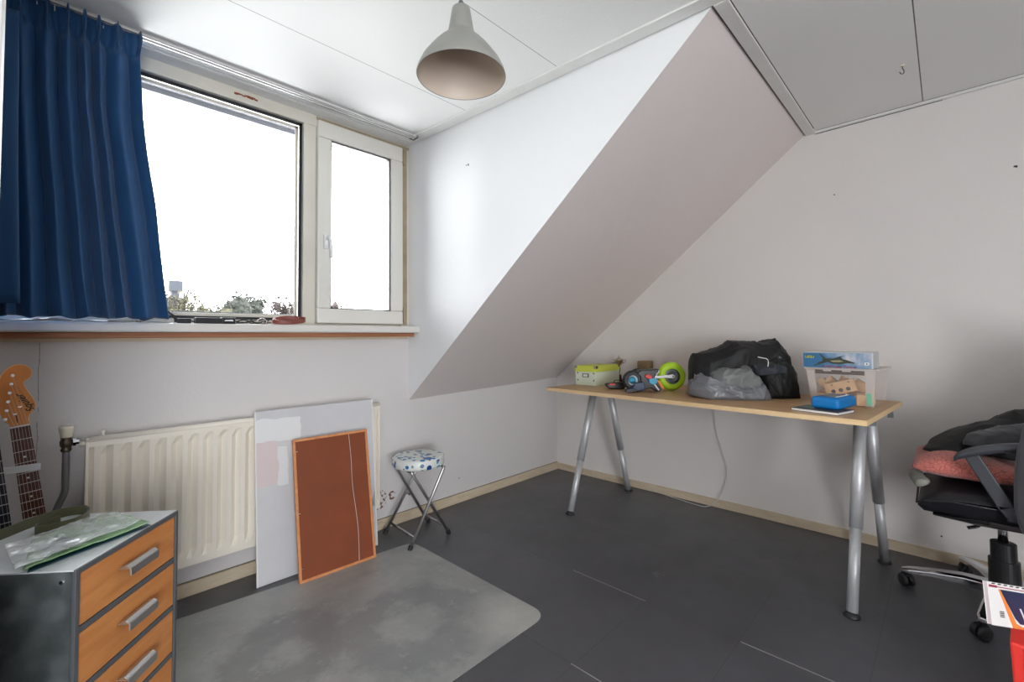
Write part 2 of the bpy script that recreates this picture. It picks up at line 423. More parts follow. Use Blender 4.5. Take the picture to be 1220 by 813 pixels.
M['pale_green'] = plain('pale_green_card', rgb(214, 224, 204), .6)
M['red'] = plain('red_plastic', rgb(214, 62, 48), .4)
M['red_bag'] = plain('red_woven_plastic', rgb(236, 62, 54), .4, bump=.2, bscale=60)
M['cyan'] = plain('cyan_plastic', rgb(60, 160, 196), .35)
M['orange'] = plain('orange_ink', rgb(240, 140, 62), .5)
M['navy'] = plain('navy_plastic', rgb(30, 48, 82), .4)
M['white'] = plain('white_paper', rgb(236, 234, 232), .6)
M['paper_pink'] = plain('page_block', rgb(230, 212, 214), .7)
M['ink'] = plain('black_ink', rgb(28, 22, 22), .6)
M['red_ink'] = plain('dark_red_ink', rgb(150, 40, 60), .6)
M['yellow_ink'] = plain('yellow_ink', rgb(214, 220, 110), .5)
M['beech'] = wood_mat('beech_blocks', rgb(232, 192, 148), rgb(214, 170, 124), 8, (1, 8, 8), .55)
M['silver'] = plain('silver_plastic', rgb(200, 190, 180), .18, 1)
M['fret'] = plain('nickel_fret', rgb(215, 212, 208), .35, .4)
M['bronze'] = plain('bronze_tint_metal', rgb(150, 104, 72), .2, 1)
M['olive'] = fabric('olive_webbing', rgb(84, 84, 58), .85, 500, .4, .2)
M['green_folder'] = plain('green_plastic_folder', rgb(150, 188, 140), .25, var=.25, vscale=9)
M['teal_folder'] = plain('dark_teal_folder', rgb(40, 78, 92), .3)
M['denim_print'] = plain('blue_printed_label', rgb(70, 90, 130), .4, var=.6, vscale=45)
M['terracotta'] = plain('reddish_brown_leather', rgb(134, 70, 60), .5, var=.15, vscale=12)
M['maple'] = wood_mat('amber_lacquered_maple', rgb(224, 150, 78), rgb(206, 128, 58), 5, (6, 6, 1.5), .42)
M['maple_pale'] = plain('pale_maple_edge', rgb(240, 206, 160), .3)
M['rosewood'] = wood_mat('rosewood_fretboard', rgb(92, 48, 34), rgb(66, 32, 24), 9, (8, 8, 1.5), .4)
M['ebony'] = plain('black_fretboard', rgb(32, 32, 44), .4)
M['body'] = plain('sunburst_body_lacquer', rgb(60, 20, 16), .15)
M['leaf_green'] = plain('dark_green_leaves', rgb(20, 26, 12), .8, var=.5, vscale=2)
M['leaf_yellow'] = plain('yellowing_leaves', rgb(44, 42, 16), .8, var=.4, vscale=2)
M['leaf_brown'] = plain('russet_leaves', rgb(38, 25, 19), .8, var=.4, vscale=2)
M['bark'] = plain('bark', rgb(36, 30, 26), .9)
M['brick'] = plain('weathered_brick', rgb(30, 29, 24), .9, var=.3, vscale=3)
M['roof_blue'] = plain('slate_roof', rgb(14, 20, 30), .7)
M['zinc'] = plain('weathered_zinc', rgb(128, 132, 128), .6, var=.1, vscale=4)
M['eave'] = plain('painted_eave_boards', rgb(96, 99, 106), .6)
M['grass'] = plain('grass_ground', rgb(120, 124, 96), .9, var=.4, vscale=.5)
M['box_blue'] = (lambda t: (t.col(t.ramp(t.math('ADD', t.noise(9, 5, .6), t.math('MULTIPLY', t.math('ABSOLUTE', t.math('SUBTRACT', t.sep(t.obj())[1], -.02)), -1.6)), [(.22, rgb(62, 118, 160)), (.36, rgb(128, 160, 190)), (.52, rgb(214, 210, 216))])), t.p(Roughness=.4), t.m)[-1])(NT('aeroplane_box_sky_print'))
M['jet_green'] = plain('jet_grey_green_ink', rgb(72, 78, 66), .5)
M['jet_light'] = plain('jet_pale_ink', rgb(170, 165, 128), .5)
M['box_end'] = plain('box_side_card', rgb(196, 198, 200), .5)
M['dark_card'] = plain('dark_grey_card', rgb(66, 64, 66), .55)
M['green_panel'] = plain('green_print', rgb(70, 116, 96), .5)
M['mint'] = plain('mint_block', rgb(120, 200, 160), .5)
M['sand_wood'] = plain('light_brown_lid', rgb(150, 124, 92), .7, var=.3, vscale=30)
M['cable_white'] = plain('white_cable', rgb(206, 204, 202), .5)
M['rust'] = plain('rust_flake', rgb(150, 86, 60), .9)

# ------------------------------------------------------------------ room constants (metres)
XR, YW, XC, H, HD = 3.043, 2.404, 1.577, 2.264, 2.312
YS, ZL, ZR = .557, .7255, .7638
XL, XB, YB = -.62, -1.9, -2.5      # left dormer cheek, left wall, back wall
XC2 = 1.6146                       # cheek at the ceiling edge

def struct(name, bm, m, parent=None, **k):
    o = obj(name, bm, m, parent, **k)
    if not parent: o['kind'] = 'structure'
    return o

b = NB(); box(b, (XB-.1, YB-.1, -.15), (XR+.1, YW+.1, 0)); struct('floor', b, M['floor'])
# ceiling: flat part plus dormer part that rises slightly to the window
b = NB(); box(b, (XB-.1, YB-.1, H), (XR+.1, YS, H+.12))
hexa(b, [(XL-.05, YS, H), (XC2+.02, YS, H), (XC+.02, YW+.12, HD+.003), (XL-.05, YW+.12, HD+.003)],
     [(XL-.05, YS, H+.12), (XC2+.02, YS, H+.12), (XC+.02, YW+.12, HD+.12), (XL-.05, YW+.12, HD+.12)])
struct('ceiling', b, M['ceiling'])
# right wall
b = NB(); box(b, (XR, YB-.1, 0), (XR+.1, YW+.1, H)); struct('wall_right', b, M['wall_right'])
# knee wall / window wall below the sill
b = NB(); box(b, (XL-.05, YW, 0), (XC, YW+.12, 1.14)); box(b, (XC, YW, 0), (XR, YW+.12, .80)); box(b, (XB, YW, 0), (XL-.05, YW+.12, .8)); struct('wall_front', b, M['wall_window'])
# sloping roof face right of the dormer
def slab(x0, x1, z0, z1, nm):
    bm = NB(); n = Vector((0, .09, .11))
    p = [Vector((x0[0], YW, z0)), Vector((x1[0], YW, z1)), Vector((x1[1], YS, H)), Vector((x0[1], YS, H))]
    hexa(bm, p, [q+n for q in p]); return struct(nm, bm, M['slope'])
slab((XC, XC2), (XR, XR), ZL, ZR, 'ceiling_slope_right')
slab((XB, XB), (XL, XL), ZL, ZL, 'ceiling_slope_left')
# dormer cheeks
b = NB()
p = [Vector((XC2, YS, H)), Vector((XC, YW, HD)), Vector((XC, YW, ZL))]
hexa(b, p, [q+Vector((.02, .012, .05)) for q in p]); struct('wall_cheek_right', b, M['cheek'])
b = NB(); p = [Vector((XL, YS, H)), Vector((XL, YW, HD)), Vector((XL, YW, ZL))]
hexa(b, p, [q-Vector((.02, 0, 0)) for q in p]); struct('wall_cheek_left', b, M['cheek'])
# left wall stub whose painted edge shows at the far left
b = NB(); box(b, (XB, 1.18, 0), (-.058, 1.25, 2.262)); struct('wall_left', b, M['trim'], bevel=.003)
b = NB(); box(b, (XB-.1, YB, 0), (XB, YW, H)); struct('wall_far_left', b, M['wall'])
# back wall (behind the camera) with an added opening that lets in fill light
FILL_OPENING = (-1.8, -.2, .06, 1.75)
b = NB(); box(b, (XB, YB-.1, 0), (XR, YB, FILL_OPENING[2])); box(b, (XB, YB-.1, FILL_OPENING[3]), (XR, YB, H)); box(b, (XB, YB-.1, FILL_OPENING[2]), (FILL_OPENING[0], YB, FILL_OPENING[3])); box(b, (FILL_OPENING[1], YB-.1, FILL_OPENING[2]), (XR, YB, FILL_OPENING[3]))
struct('wall_back', b, M['wall'])

# baseboards
b = NB(); box(b, (XL, YW-.013, 0), (XR-.013, YW, .058)); struct('baseboard_front', b, M['base'], bevel=.002)
b = NB(); box(b, (XR-.013, YB, 0), (XR, YW, .05)); struct('baseboard_right', b, M['base'], bevel=.002)
# dark crack over the front baseboard
b = NB(); box(b, (XL, YW-.002, .058), (XR-.013, YW+.001, .0605)); struct('trim_8', b, M['gap'])
# ceiling trims
b = NB()
def strip(bm, p0, p1, p2, p3, z0a, z0b, th): # quad strip hanging under the ceiling
    q = [Vector((p0[0], p0[1], z0a)), Vector((p1[0], p1[1], z0b)), Vector((p2[0], p2[1], z0b)), Vector((p3[0], p3[1], z0a))]
    hexa(bm, q, [v-Vector((0, 0, th)) for v in q])
strip(b, (1.549, .50), (1.500, 2.25), (1.572, 2.25), (1.606, .50), H, HD-.004, .009)
struct('trim_1', b, M['trim'], bevel=.001)
b = NB(); strip(b, (1.540, .50), (1.491, 2.2), (1.500, 2.2), (1.549, .50), H, HD-.004, .0012); strip(b, (1.606, .56), (1.574, 2.0), (1.5775, 2.0), (1.6125, .56), H+.001, HD-.008, .003)
struct('trim_2', b, M['gap'])
b = NB(); box(b, (1.606, YS-.052, H-.011), (XR, YS-.005, H)); struct('trim_3', b, M['trim'], bevel=.001)
b = NB(); box(b, (1.62, YS-.005, H-.006), (XR, YS+.001, H)); box(b, (1.62, YS-.055, H-.002), (XR-.06, YS-.052, H)); struct('trim_4', b, M['gap'])
b = NB(); box(b, (XR-.016, YB, H-.014), (XR, YS-.052, H)); struct('trim_5', b, M['trim'], bevel=.003)
b = NB(); box(b, (XR-.018, YB, H-.0012), (XR-.016, YS-.06, H)); box(b, (XR-.0015, -.02, H-.0165), (XR, YS-.05, H-.014)); struct('trim_6', b, M['gap'])

# ------------------------------------------------------------------ window
WF = YW+.0
b = NB()   # outer frame with mullion (one fixed light, one sash opening)
y0, y1 = WF-.002, WF+.075
box(b, (XL, y0, 1.176), (.935, y1, 1.200)); box(b, (XL, y0, 2.245), (XC, y1, 2.318)); box(b, (.935, y0, 1.176), (1.0, y1, 2.245))
box(b, (1.523, y0+.004, 1.176), (XC+.03, y1, 2.318)); box(b, (1.0, y0+.01, 1.176), (1.523, y1, 1.189)); box(b, (XL, y0, 1.2), (XL+.05, y1, 2.245))
wf = struct('window_1', b, M['frame'], bevel=.003)
b = NB(); box(b, (1.523, y0-.002, 1.189), (1.562, y0+.004, 2.284)); box(b, (1.0, y0-.002, 2.284), (XC, y0+.004, 2.300)); obj('weather_strip', b, M['dirty'], wf, label='grimy brown strip around the sash')
b = NB()   # opening sash
sy0, sy1 = WF-.022, WF+.05
box(b, (1.003, sy0, 1.190), (1.523, sy1, 1.269)); box(b, (1.003, sy0, 2.190), (1.523, sy1, 2.280)); box(b, (1.003, sy0, 1.269), (1.076, sy1, 2.190)); box(b, (1.442, sy0, 1.269), (1.523, sy1, 2.190))
sash = obj('sash', b, M['sash'], wf, bevel=.006, label='opening casement with handle')
b = NB(); gy = WF+.030
def gasket(bm, x0, x1, z0, z1, yy, w):
    box(bm, (x0, yy, z0), (x1, yy+.006, z0+w)); box(bm, (x0, yy, z1-w), (x1, yy+.006, z1)); box(bm, (x0, yy, z0), (x0+w, yy+.006, z1)); box(bm, (x1-w, yy, z0), (x1, yy+.006, z1))
gasket(b, 1.076, 1.442, 1.269, 2.190, sy0+.012, .006); obj('gasket', b, M['rubber'], sash)
b = NB(); box(b, (1.076, gy, 1.269), (1.442, gy+.006, 2.190)); obj('pane', b, M['glass'], sash)
b = NB(); cbox(b, (1.045, sy0-.006, 1.625), (.024, .012, .075)); tube(b, spline([(1.045, sy0-.01, 1.64), (1.045, sy0-.045, 1.642), (1.052, sy0-.05, 1.60), (1.058, sy0-.045, 1.535)], 6), [.008]*7+[.009]*12, 10)
obj('handle', b, M['white_plastic'], sash, smooth=True, label='white handle')
b = NB(); cbox(b, (1.529, sy0+.004, 2.225), (.014, .02, .10)); cbox(b, (1.529, sy0+.004, 1.25), (.012, .02, .09)); obj('hinge', b, M['dirty'], sash)
b = NB(); gasket(b, XL+.05, .935, 1.200, 2.245, WF+.02, .014); obj('gasket', b, M['rubber'], wf)
b = NB(); gasket(b, XL+.064, .921, 1.214, 2.231, WF+.034, .016); obj('glazing_bead', b, M['frame'], wf, bevel=.002)
b = NB(); box(b, (XL+.05, WF+.045, 1.2), (.935, WF+.051, 2.245)); obj('pane', b, M['glass'], wf)
b = NB()
for k in range(9):
    x = .62+k*.011+random.uniform(-.003, .003); cbox(b, (x, YW-.0035, 2.279+random.uniform(-.003, .003)), (.014, .003, random.uniform(.005, .012)))
obj('peeling_patch', b, M['rust'], wf, label='rusty peeling paint patch')
# ceiling cover strip between frame and rail
b = NB(); box(b, (XL, 2.325, HD-.008), (XC-.02, YW, HD-.001)); struct('trim_7', b, M['trim'], bevel=.002)
# sill board and batten
b = NB(); box(b, (XL, 2.285, 1.138), (XC, YW+.02, 1.176)); sl = struct('window_sill_1', b, M['sill'], bevel=.008, seg=3)
b = NB(); box(b, (XL, 2.335, 1.116), (XC-.006, YW, 1.138)); struct('trim_9', b, M['sill_wood'], bevel=.003)
b = NB(); box(b, (XL, 2.372, 1.102), (XC-.03, YW, 1.116)); struct('trim_10', b, M['base'])

# curtain rail
r = thing('curtain_rail', 'white double track curtain rail fixed under the ceiling above the window', 'curtain rail', (0, 0, 0))
b = NB()
for yy in (2.222, 2.246): box(b, (XL+.03, yy, 2.292), (1.515, yy+.013, 2.304))
box(b, (XL+.03, 2.218, 2.301), (1.515, 2.263, 2.3035)); obj('track', b, M['trim'], r, bevel=.001)
b = NB(); box(b, (XL+.03, 2.237, 2.295), (1.513, 2.244, 2.3)); box(b, (XL+.03, 2.2205, 2.2915), (1.513, 2.2218, 2.2935)); box(b, (XL+.03, 2.2595, 2.2915), (1.513, 2.261, 2.2935)); obj('groove', b, M['gap'], r)
b = NB(); cbox(b, (1.518, 2.24, 2.297), (.008, .05, .018)); cbox(b, (1.50, 2.258, 2.293), (.02, .01, .01)); obj('end_stop', b, M['dark_steel'], r)

# ------------------------------------------------------------------ curtain
def curtain():
    bm = NB(); NU, NV = 560, 90
    ztop, zbot = 2.298, 1.188
    rnd = random.Random(11); edges = [0]; x = 0
    while x < 1:
        x += rnd.choice([.048, .060, .072, .085]); edges.append(x)
    depth = [rnd.uniform(.75, 1.15) for _ in edges]
    def fold(s, sharp):
        for i in range(len(edges)-1):
            if edges[i] <= s <= edges[i+1]+1e-6:
                t = (s-edges[i])/(edges[i+1]-edges[i])
                return depth[i]*(abs(math.sin(PI*t))**sharp), t, i
        return 0, 0, 0
    def f(u, v):
        z = ztop+(zbot-ztop)*v
        xr = interp([(0, .238), (.05, .240), (.12, .243), (.3, .252), (.6, .290), (1, .338)], v)
        xl = -.56
        # folds drift slightly sideways towards the hem
        us = min(.9999, max(0, u+.012*math.sin(v*2.2+u*9)*v))
        fb_, tt, ii = fold(us, .75)
        fh, th_, ih = fold(u, 2.2)
        x = xl+(xr-xl)*u
        head = 1/(1+math.exp((v-.085)/.012))
        pinch = math.exp(-((v-.085)/.020)**2)
        flare = math.exp(-((v-.03)/.035)**2)
        amp = .030+.016*v
        y = 2.236-(1-head)*fb_*amp*1.25-head*(fh*.034*(.55+.6*flare)+.004*math.sin(u*260))
        y += pinch*.010
        x += head*.007*math.sin(2*PI*th_)*(1+flare)
        x += (1-head)*.006*math.sin(2*PI*tt)*(.4+v*.6)
        y += .009*noise.noise(Vector((u*11, v*3.0, 1)))*(1-head)
        x += .006*noise.noise(Vector((u*9, v*4, 7)))*(1-head)
        z += .010*(fh-.5)*(v < .02)
        z += (.004*math.sin(u*60)+.004*noise.noise(Vector((u*30, 5, 0))))*(v > .97)
        return Vector((x, y, z))
    grid(bm, NU, NV, f)
    c = thing('curtain', 'long blue pleated curtain hanging over the left part of the window', 'curtain', (0, 0, 0))
    obj('drape', bm, M['curtain'], c, smooth=True, solid=.002)
    # front leading edge, swept in front of the folds at far left, hangs slightly shorter
    bm = NB()
    def g(u, v):
        z = 2.20+(1.228-2.20)*v
        xr = interp([(0, -.072), (.2, -.068), (.5, -.064), (1, -.050)], v)
        xl = -.40
        x = xl+(xr-xl)*u
        y = 2.155+.02*math.sin(u*17)*(.4+.6*v)+.03*max(0, u-.8)*5*.6+.02*(1-v)
        y += .006*noise.noise(Vector((u*6, v*3, 2)))
        return Vector((x, y, z))
    grid(bm, 60, 30, g); obj('front_fold', bm, M['curtain'], c, smooth=True, solid=.003)
    bm = NB()
    for k in range(18):
        x = -.5+k*.0425
        tube(bm, [(x, 2.235, 2.300), (x, 2.232, 2.27)], .0022, 6)
    obj('curtain_hook', bm, M['white_plastic'], c)
curtain()

# ------------------------------------------------------------------ radiator
rt = thing('radiator', 'cream fluted panel radiator on the wall under the window', 'radiator', (.125, 2.32, 0))
W, z0, z1 = 1.205, .158, .742
b = NB()
prof = []
pitch = W/22
for i in range(22):
    x = i*pitch
    prof += [(x+pitch*.04, 0.020), (x+pitch*.38, .004), (x+pitch*.66, .004), (x+pitch*1.0, .020)]
def rp(zz, amp):
    return [(px, (py-.006)*amp+.006*(1-amp)*0) for px, py in prof]
zs = [(z0, 0), (z0+.028, 0.0), (z0+.065, 1), (z1-.065, 1), (z1-.034, 0), (z1-.006, 0)]
rows = []
for zz, a in zs:
    rows.append([b.verts.new((px, .002+(py-.002)*a if a else .002, zz)) for px, py in prof])
for r0, r1 in zip(rows, rows[1:]):
    for i in range(len(prof)-1): b.faces.new((r0[i], r0[i+1], r1[i+1], r1[i]))
obj('front_panel', b, M['radiator'], rt, solid=.003)
b = NB(); tube(b, [(-.004, .012, z1-.01), (W+.004, .012, z1-.01)], .013, 14); tube(b, [(-.004, .010, z0+.008), (W+.004, .010, z0+.008)], .009, 12); obj('rail', b, M['radiator'], rt, smooth=True)
b = NB(); box(b, (0, .03, z0+.01), (W, .045, z1-.01)); box(b, (-.004, .0, z0), (.006, .045, z1)); box(b, (W-.006, 0, z0), (W+.004, .045, z1)); obj('back_panel', b, M['radiator'], rt, bevel=.002)
b = NB(); lathe(b, [(0, 0), (.006, 0), (.006, .014), (.008, .014), (.008, .02), (0, .02)], 10, T(.045, .02, z1+.002)); obj('air_vent', b, M['radiator'], rt)
b = NB(); tube(b, [(-.02, .02, z1-.02), (.0, .02, z1-.02)], .011, 12); obj('inlet', b, M['radiator'], rt, smooth=True)
# brackets to wall
b = NB(); cbox(b, (.2, .064, .6), (.03, .04, .12)); cbox(b, (1.0, .064, .6), (.03, .04, .12)); obj('bracket', b, M['radiator'], rt)
v = thing('radiator_valve', 'grey pipe with a cream thermostat knob at the left end of the radiator', 'valve', (.07, 2.34, 0))
b = NB(); tube(b, spline([(0, 0, .715), (.0, 0, .60), (-.002, 0, .55), (-.022, .0, .49), (-.03, 0, .40), (-.03, 0, .02)], 6), .0105, 12); obj('pipe', b, M['pipe'], v, smooth=True)
b = NB(); lathe(b, [(.0, .70), (.013, .70), (.016, .708), (.012, .714), (.017, .722), (.018, .738), (.014, .748), (.017, .752), (.0, .752)], 18)
tube(b, [(0, 0, .732), (.024, 0, .732)], .009, 12); obj('valve_body', b, M['brass'], v, smooth=True)
b = NB(); tube(b, [(.018, 0, .732), (.026, 0, .732)], .015, 6); tube(b, [(.026, 0, .732), (.034, 0, .732)], .011, 8); obj('union_nut', b, M['chrome'], v)
b = NB(); lathe(b, [(0, .752), (.016, .752), (.022, .786), (.020, .792), (0, .792)], 20); obj('knob', b, M['ivory'], v, smooth=True, bevel=.001)

# ------------------------------------------------------------------ whiteboard and framed board
a = math.atan2(.062, .76)
wb = thing('white_board', 'large white board leaning on the radiator behind the framed brown board', 'board', (.686, 2.240, .002), math.radians(-1.7))
wb.rotation_euler = (-a, 0, math.radians(-1.2))
b = NB(); box(b, (0, 0, 0), (.578, .008, .772)); obj('sheet', b, M['board'], wb, bevel=.001)
b = NB(); box(b, (-.003, -.001, 0), (0.002, .009, .774)); box(b, (.576, -.001, 0), (.581, .009, .774)); obj('edge_strip', b, M['white'], wb)
b = NB(); prism(b, [(.548, .22), (.575, .20), (.575, .285), (.565, .26)], -.0015, .0, RX(PI/2) @ Matrix.Identity(4)); obj('sticker', b, M['green_panel'], wb, label='small green sticker at lower right edge')
a2 = math.atan2(.11, .63)
fb = thing('framed_board', 'brown hardboard back of a pine picture frame leaning on the white board', 'picture frame', (.824, 2.128, .003))
fb.rotation_euler = (-a2, 0, math.radians(-3.0))
FW, FH = .368, .636
b = NB(); box(b, (.008, .006, .008), (FW-.008, .011, FH-.008)); bk = obj('backing', b, M['hardboard'], fb)
b = NB()
box(b, (0, 0, 0), (FW, .018, .012)); box(b, (0, 0, FH-.012), (FW, .018, FH)); box(b, (0, 0, .012), (.012, .018, FH-.012)); box(b, (FW-.012, 0, .012), (FW, .018, FH-.012))
obj('frame', b, M['frame_wood'], fb, bevel=.002)
b = NB(); tube(b, spline([(.27, .004, FH-.01), (.274, .003, .5), (.272, .003, .38), (.281, .003, .25), (.286, .003, .15), (.281, .004, .012)], 6), .0011, 6); obj('hanging_string', b, M['cable_white'], fb)
b = NB()
for z in (.06, .3, .58): cbox(b, (.015, .004, z), (.010, .003, .004))
obj('retaining_pin', b, M['chrome'], fb)

# ------------------------------------------------------------------ floor mat
b = NB(); poly = []
cs = [(1.413, 1.178, .075), (1.413, 2.118, .06), (.225, 2.245, .06), (.20, 1.178, .06)]
n = len(cs)
for i in range(n):
    p = Vector(cs[i][:2]); q0 = Vector(cs[i-1][:2]); q1 = Vector(cs[(i+1) % n][:2]); r_ = cs[i][2]
    d0 = (q0-p).normalized(); d1 = (q1-p).normalized(); pa = p+d0*r_; pb = p+d1*r_
    for k in range(9):
        t = k/8; poly.append(tuple(pa*(1-t)**2+p*2*t*(1-t)+pb*t*t))
prism(b, poly, .0005, .0032)
o = obj('floor_mat', b, M['mat'], bevel=.001); tag(o, 'translucent grey plastic chair mat lying on the dark floor', 'floor mat')

# ------------------------------------------------------------------ folding stool
st = thing('folding_stool', 'small round folding stool with a blue dotted seat and chrome legs', 'stool', (1.492, 2.180, 0), math.radians(-4))
b = NB(); lathe(b, [(0, .390), (.134, .390), (.142, .394), (.144, .402), (.144, .434), (.140, .442), (.125, .446), (0, .448)], 40); obj('seat', b, M['stool'], st, smooth=True)
b = NB()
lathe(b, [(.1415+.003*math.cos(2*PI*k/8), .438+.003*math.sin(2*PI*k/8)) for k in range(8)], 40, None, True)
obj('piping', b, M['white_plastic'], st, smooth=True)
def stool_leg(sx, sy):
    bm = NB(); tube(bm, [(sx*.096, sy*.86, .389), (sx*.090, sy*.87, .375), (-sx*.128, sy*1.03, .012)], .0085, 12)
    lg = obj('leg', bm, M['alu'], st, smooth=True)
    bm = NB(); tube(bm, [(-sx*.124, sy*1.03, .022), (-sx*.133, sy*1.03, .001)], .0125, 12); obj('rubber_foot', bm, M['rubber'], lg)
    return lg
for sx, sy in ((1, .135), (1, -.135), (-1, .105), (-1, -.105)): stool_leg(sx, sy)
b = NB(); tube(b, [(-.102, -.136, .055), (-.102, .136, .055)], .007, 10); obj('crossbar', b, M['chrome'], st, smooth=True)
b = NB(); tube(b, [(.102, -.108, .055), (.102, .108, .055)], .007, 10); obj('crossbar', b, M['chrome'], st, smooth=True)
b = NB(); tube(b, [(.096, -.118, .384), (.096, .118, .384)], .007, 10); tube(b, [(-.096, -.094, .384), (-.096, .094, .384)], .007, 10); obj('seat_frame', b, M['chrome'], st, smooth=True)
b = NB()
for s in (1, -1): tube(b, [(0, s*.1, .20), (0, s*.142, .20)], .006, 8)
obj('pivot', b, M['chrome'], st)

# ------------------------------------------------------------------ drawer cabinet
dc = thing('drawer_cabinet', 'galvanised steel cabinet with four pine drawers in the left foreground', 'drawer cabinet', (.058, 1.400, 0), math.radians(49))
W, D, Hh = .349, .37, .60
b = NB()
t_ = .010
box(b, (0, 0, .02), (.012, D, Hh-.001)); box(b, (W-.012, 0, .02), (W, D, Hh-.001)); box(b, (.012, D-.006, .02), (W-.012, D, Hh-.001)); box(b, (.012, .004, .02), (W-.012, D-.006, .03))
cab = obj('carcass', b, M['galv'], dc, bevel=.002)
b = NB(); box(b, (-.001, -.001, Hh-.004), (W+.001, D, Hh)); obj('top_panel', b, M['galv_top'], dc, bevel=.001)
b = NB()
zsr = [Hh-.001, .468, .332, .200, .070]
box(b, (0, -.006, .02), (.0115, .004, Hh-.001)); box(b, (W-.0115, -.006, .02), (W, .004, Hh-.001))
box(b, (.0115, -.006, Hh-.013), (W-.0115, .004, Hh-.001)); box(b, (.0115, -.006, .02), (W-.0115, .004, .03))
for z in (.461, .325, .192): box(b, (.0115, -.004, z-.007), (W-.0115, .004, z+.007))
obj('front_frame', b, M['dark_steel'], dc, bevel=.001)
b = NB(); box(b, (.0, .0, 0), (W, D, .02)); obj('plinth', b, M['dark_steel'], dc)
spans = [(.470, .585), (.334, .452), (.201, .316), (.032, .183)]
for i, (za, zb) in enumerate(spans):
    b = NB(); box(b, (.0135, -.003, za), (W-.0135, .015, zb)); box(b, (.02, .015, za+.005), (W-.02, D-.03, za+.02))
    dr = obj('drawer', b, M['pine'], dc, bevel=.0015)
    b = NB(); zc = za+.62*(zb-za)
    box(b, (.125, -.030, zc-.004), (.226, -.003, zc-.001)); box(b, (.125, -.033, zc-.020), (.226, -.029, zc-.001))
    hexa(b, [(.125, -.031, zc-.001), (.226, -.031, zc-.001), (.226, -.010, zc-.001), (.125, -.010, zc-.001)], [(.125, -.022, zc+.006), (.226, -.022, zc+.006), (.226, -.010, zc+.003), (.125, -.010, zc+.003)])
    obj('handle', b, M['alu'], dr, bevel=.0008)
b = NB(); 
for z in (.575,): tube(b, [(-.003, .022, z), (.001, .022, z)], .004, 10)
tube(b, [(-.003, .022, .1), (.001, .022, .1)], .004, 10); obj('rivet', b, M['chrome'], dc)

# strap on top of the cabinet
def ribbon(bm, pts, z0, h, th=.003, zf=None):
    pts = spline([(p[0], p[1], 0) for p in pts], 8)
    fr = frames(pts); L = []
    for i, (p, (s, u)) in enumerate(zip(pts, fr)):
        t = i/(len(pts)-1); zz = z0+(zf(t) if zf else 0)
        L.append([bm.verts.new((p.x+s.x*k*th/2, p.y+s.y*k*th/2, zz+hh)) for k, hh in ((-1, 0), (1, 0), (1, h), (-1, h))])
    for a_, b_ in zip(L, L[1:]):
        for k in range(4): bm.faces.new((a_[k], a_[(k+1) % 4], b_[(k+1) % 4], b_[k]))
    bm.faces.new(L[0][::-1]); bm.faces.new(L[-1])
b = NB()
ribbon(b, [(-.135, 1.665), (-.12, 1.68), (-.035, 1.775), (.020, 1.822), (.066, 1.838), (.094, 1.822), (.104, 1.782), (.094, 1.74), (.075, 1.712), (.045, 1.702), (.015, 1.700), (.0, 1.709), (.0, 1.73), (.012, 1.745), (.045, 1.765)], .601, .026, .003)
o = obj('webbing_strap', b, M['olive'], smooth=False); tag(o, 'olive green webbing strap looped on edge on top of the steel cabinet', 'strap')
# folder and film bag
fd = thing('plastic_folder', 'pale green plastic folder lying on the steel cabinet under the clear bag', 'folder', (0, 0, .6005))
def sheet(bm, quad, z, amp, n=16, seed=0, th=0):
    A, B_, C_, D_ = [Vector((*q, 0)) for q in quad]
    def f(u, v):
        p = (A*(1-u)+B_*u)*(1-v)+(D_*(1-u)+C_*u)*v
        return Vector((p.x, p.y, z+amp*(noise.noise(Vector((p.x*22+seed, p.y*22, seed)))+.5*abs(noise.noise(Vector((p.x*60, p.y*60+seed, seed))))+.6)))
    grid(bm, n, n, f)
b = NB(); sheet(b, [(-.012, 1.449), (.215, 1.570), (.165, 1.735), (.005, 1.655)], .002, .001, 10, 5); obj('back_cover', b, M['teal_folder'], fd, solid=.0015)
b = NB(); sheet(b, [(-.018, 1.448), (.212, 1.566), (.150, 1.745), (-.008, 1.648)], .009, .004, 24, 1); obj('front_cover', b, M['green_folder'], fd, smooth=True, solid=.0015)
b = NB(); sheet(b, [(.022, 1.492), (.075, 1.519), (.048, 1.597), (.0, 1.573)], .0155, .0035, 14, 1); obj('printed_label', b, M['denim_print'], fd, smooth=True)
fb_ = NB(); sheet(fb_, [(-.030, 1.424), (.195, 1.560), (.14, 1.715), (-.052, 1.605)], .6215, .007, 44, 9)
o = obj('film_bag', fb_, M['film'], smooth=True, solid=.0006); tag(o, 'crinkled clear plastic bag spread over the green folder', 'plastic bag')

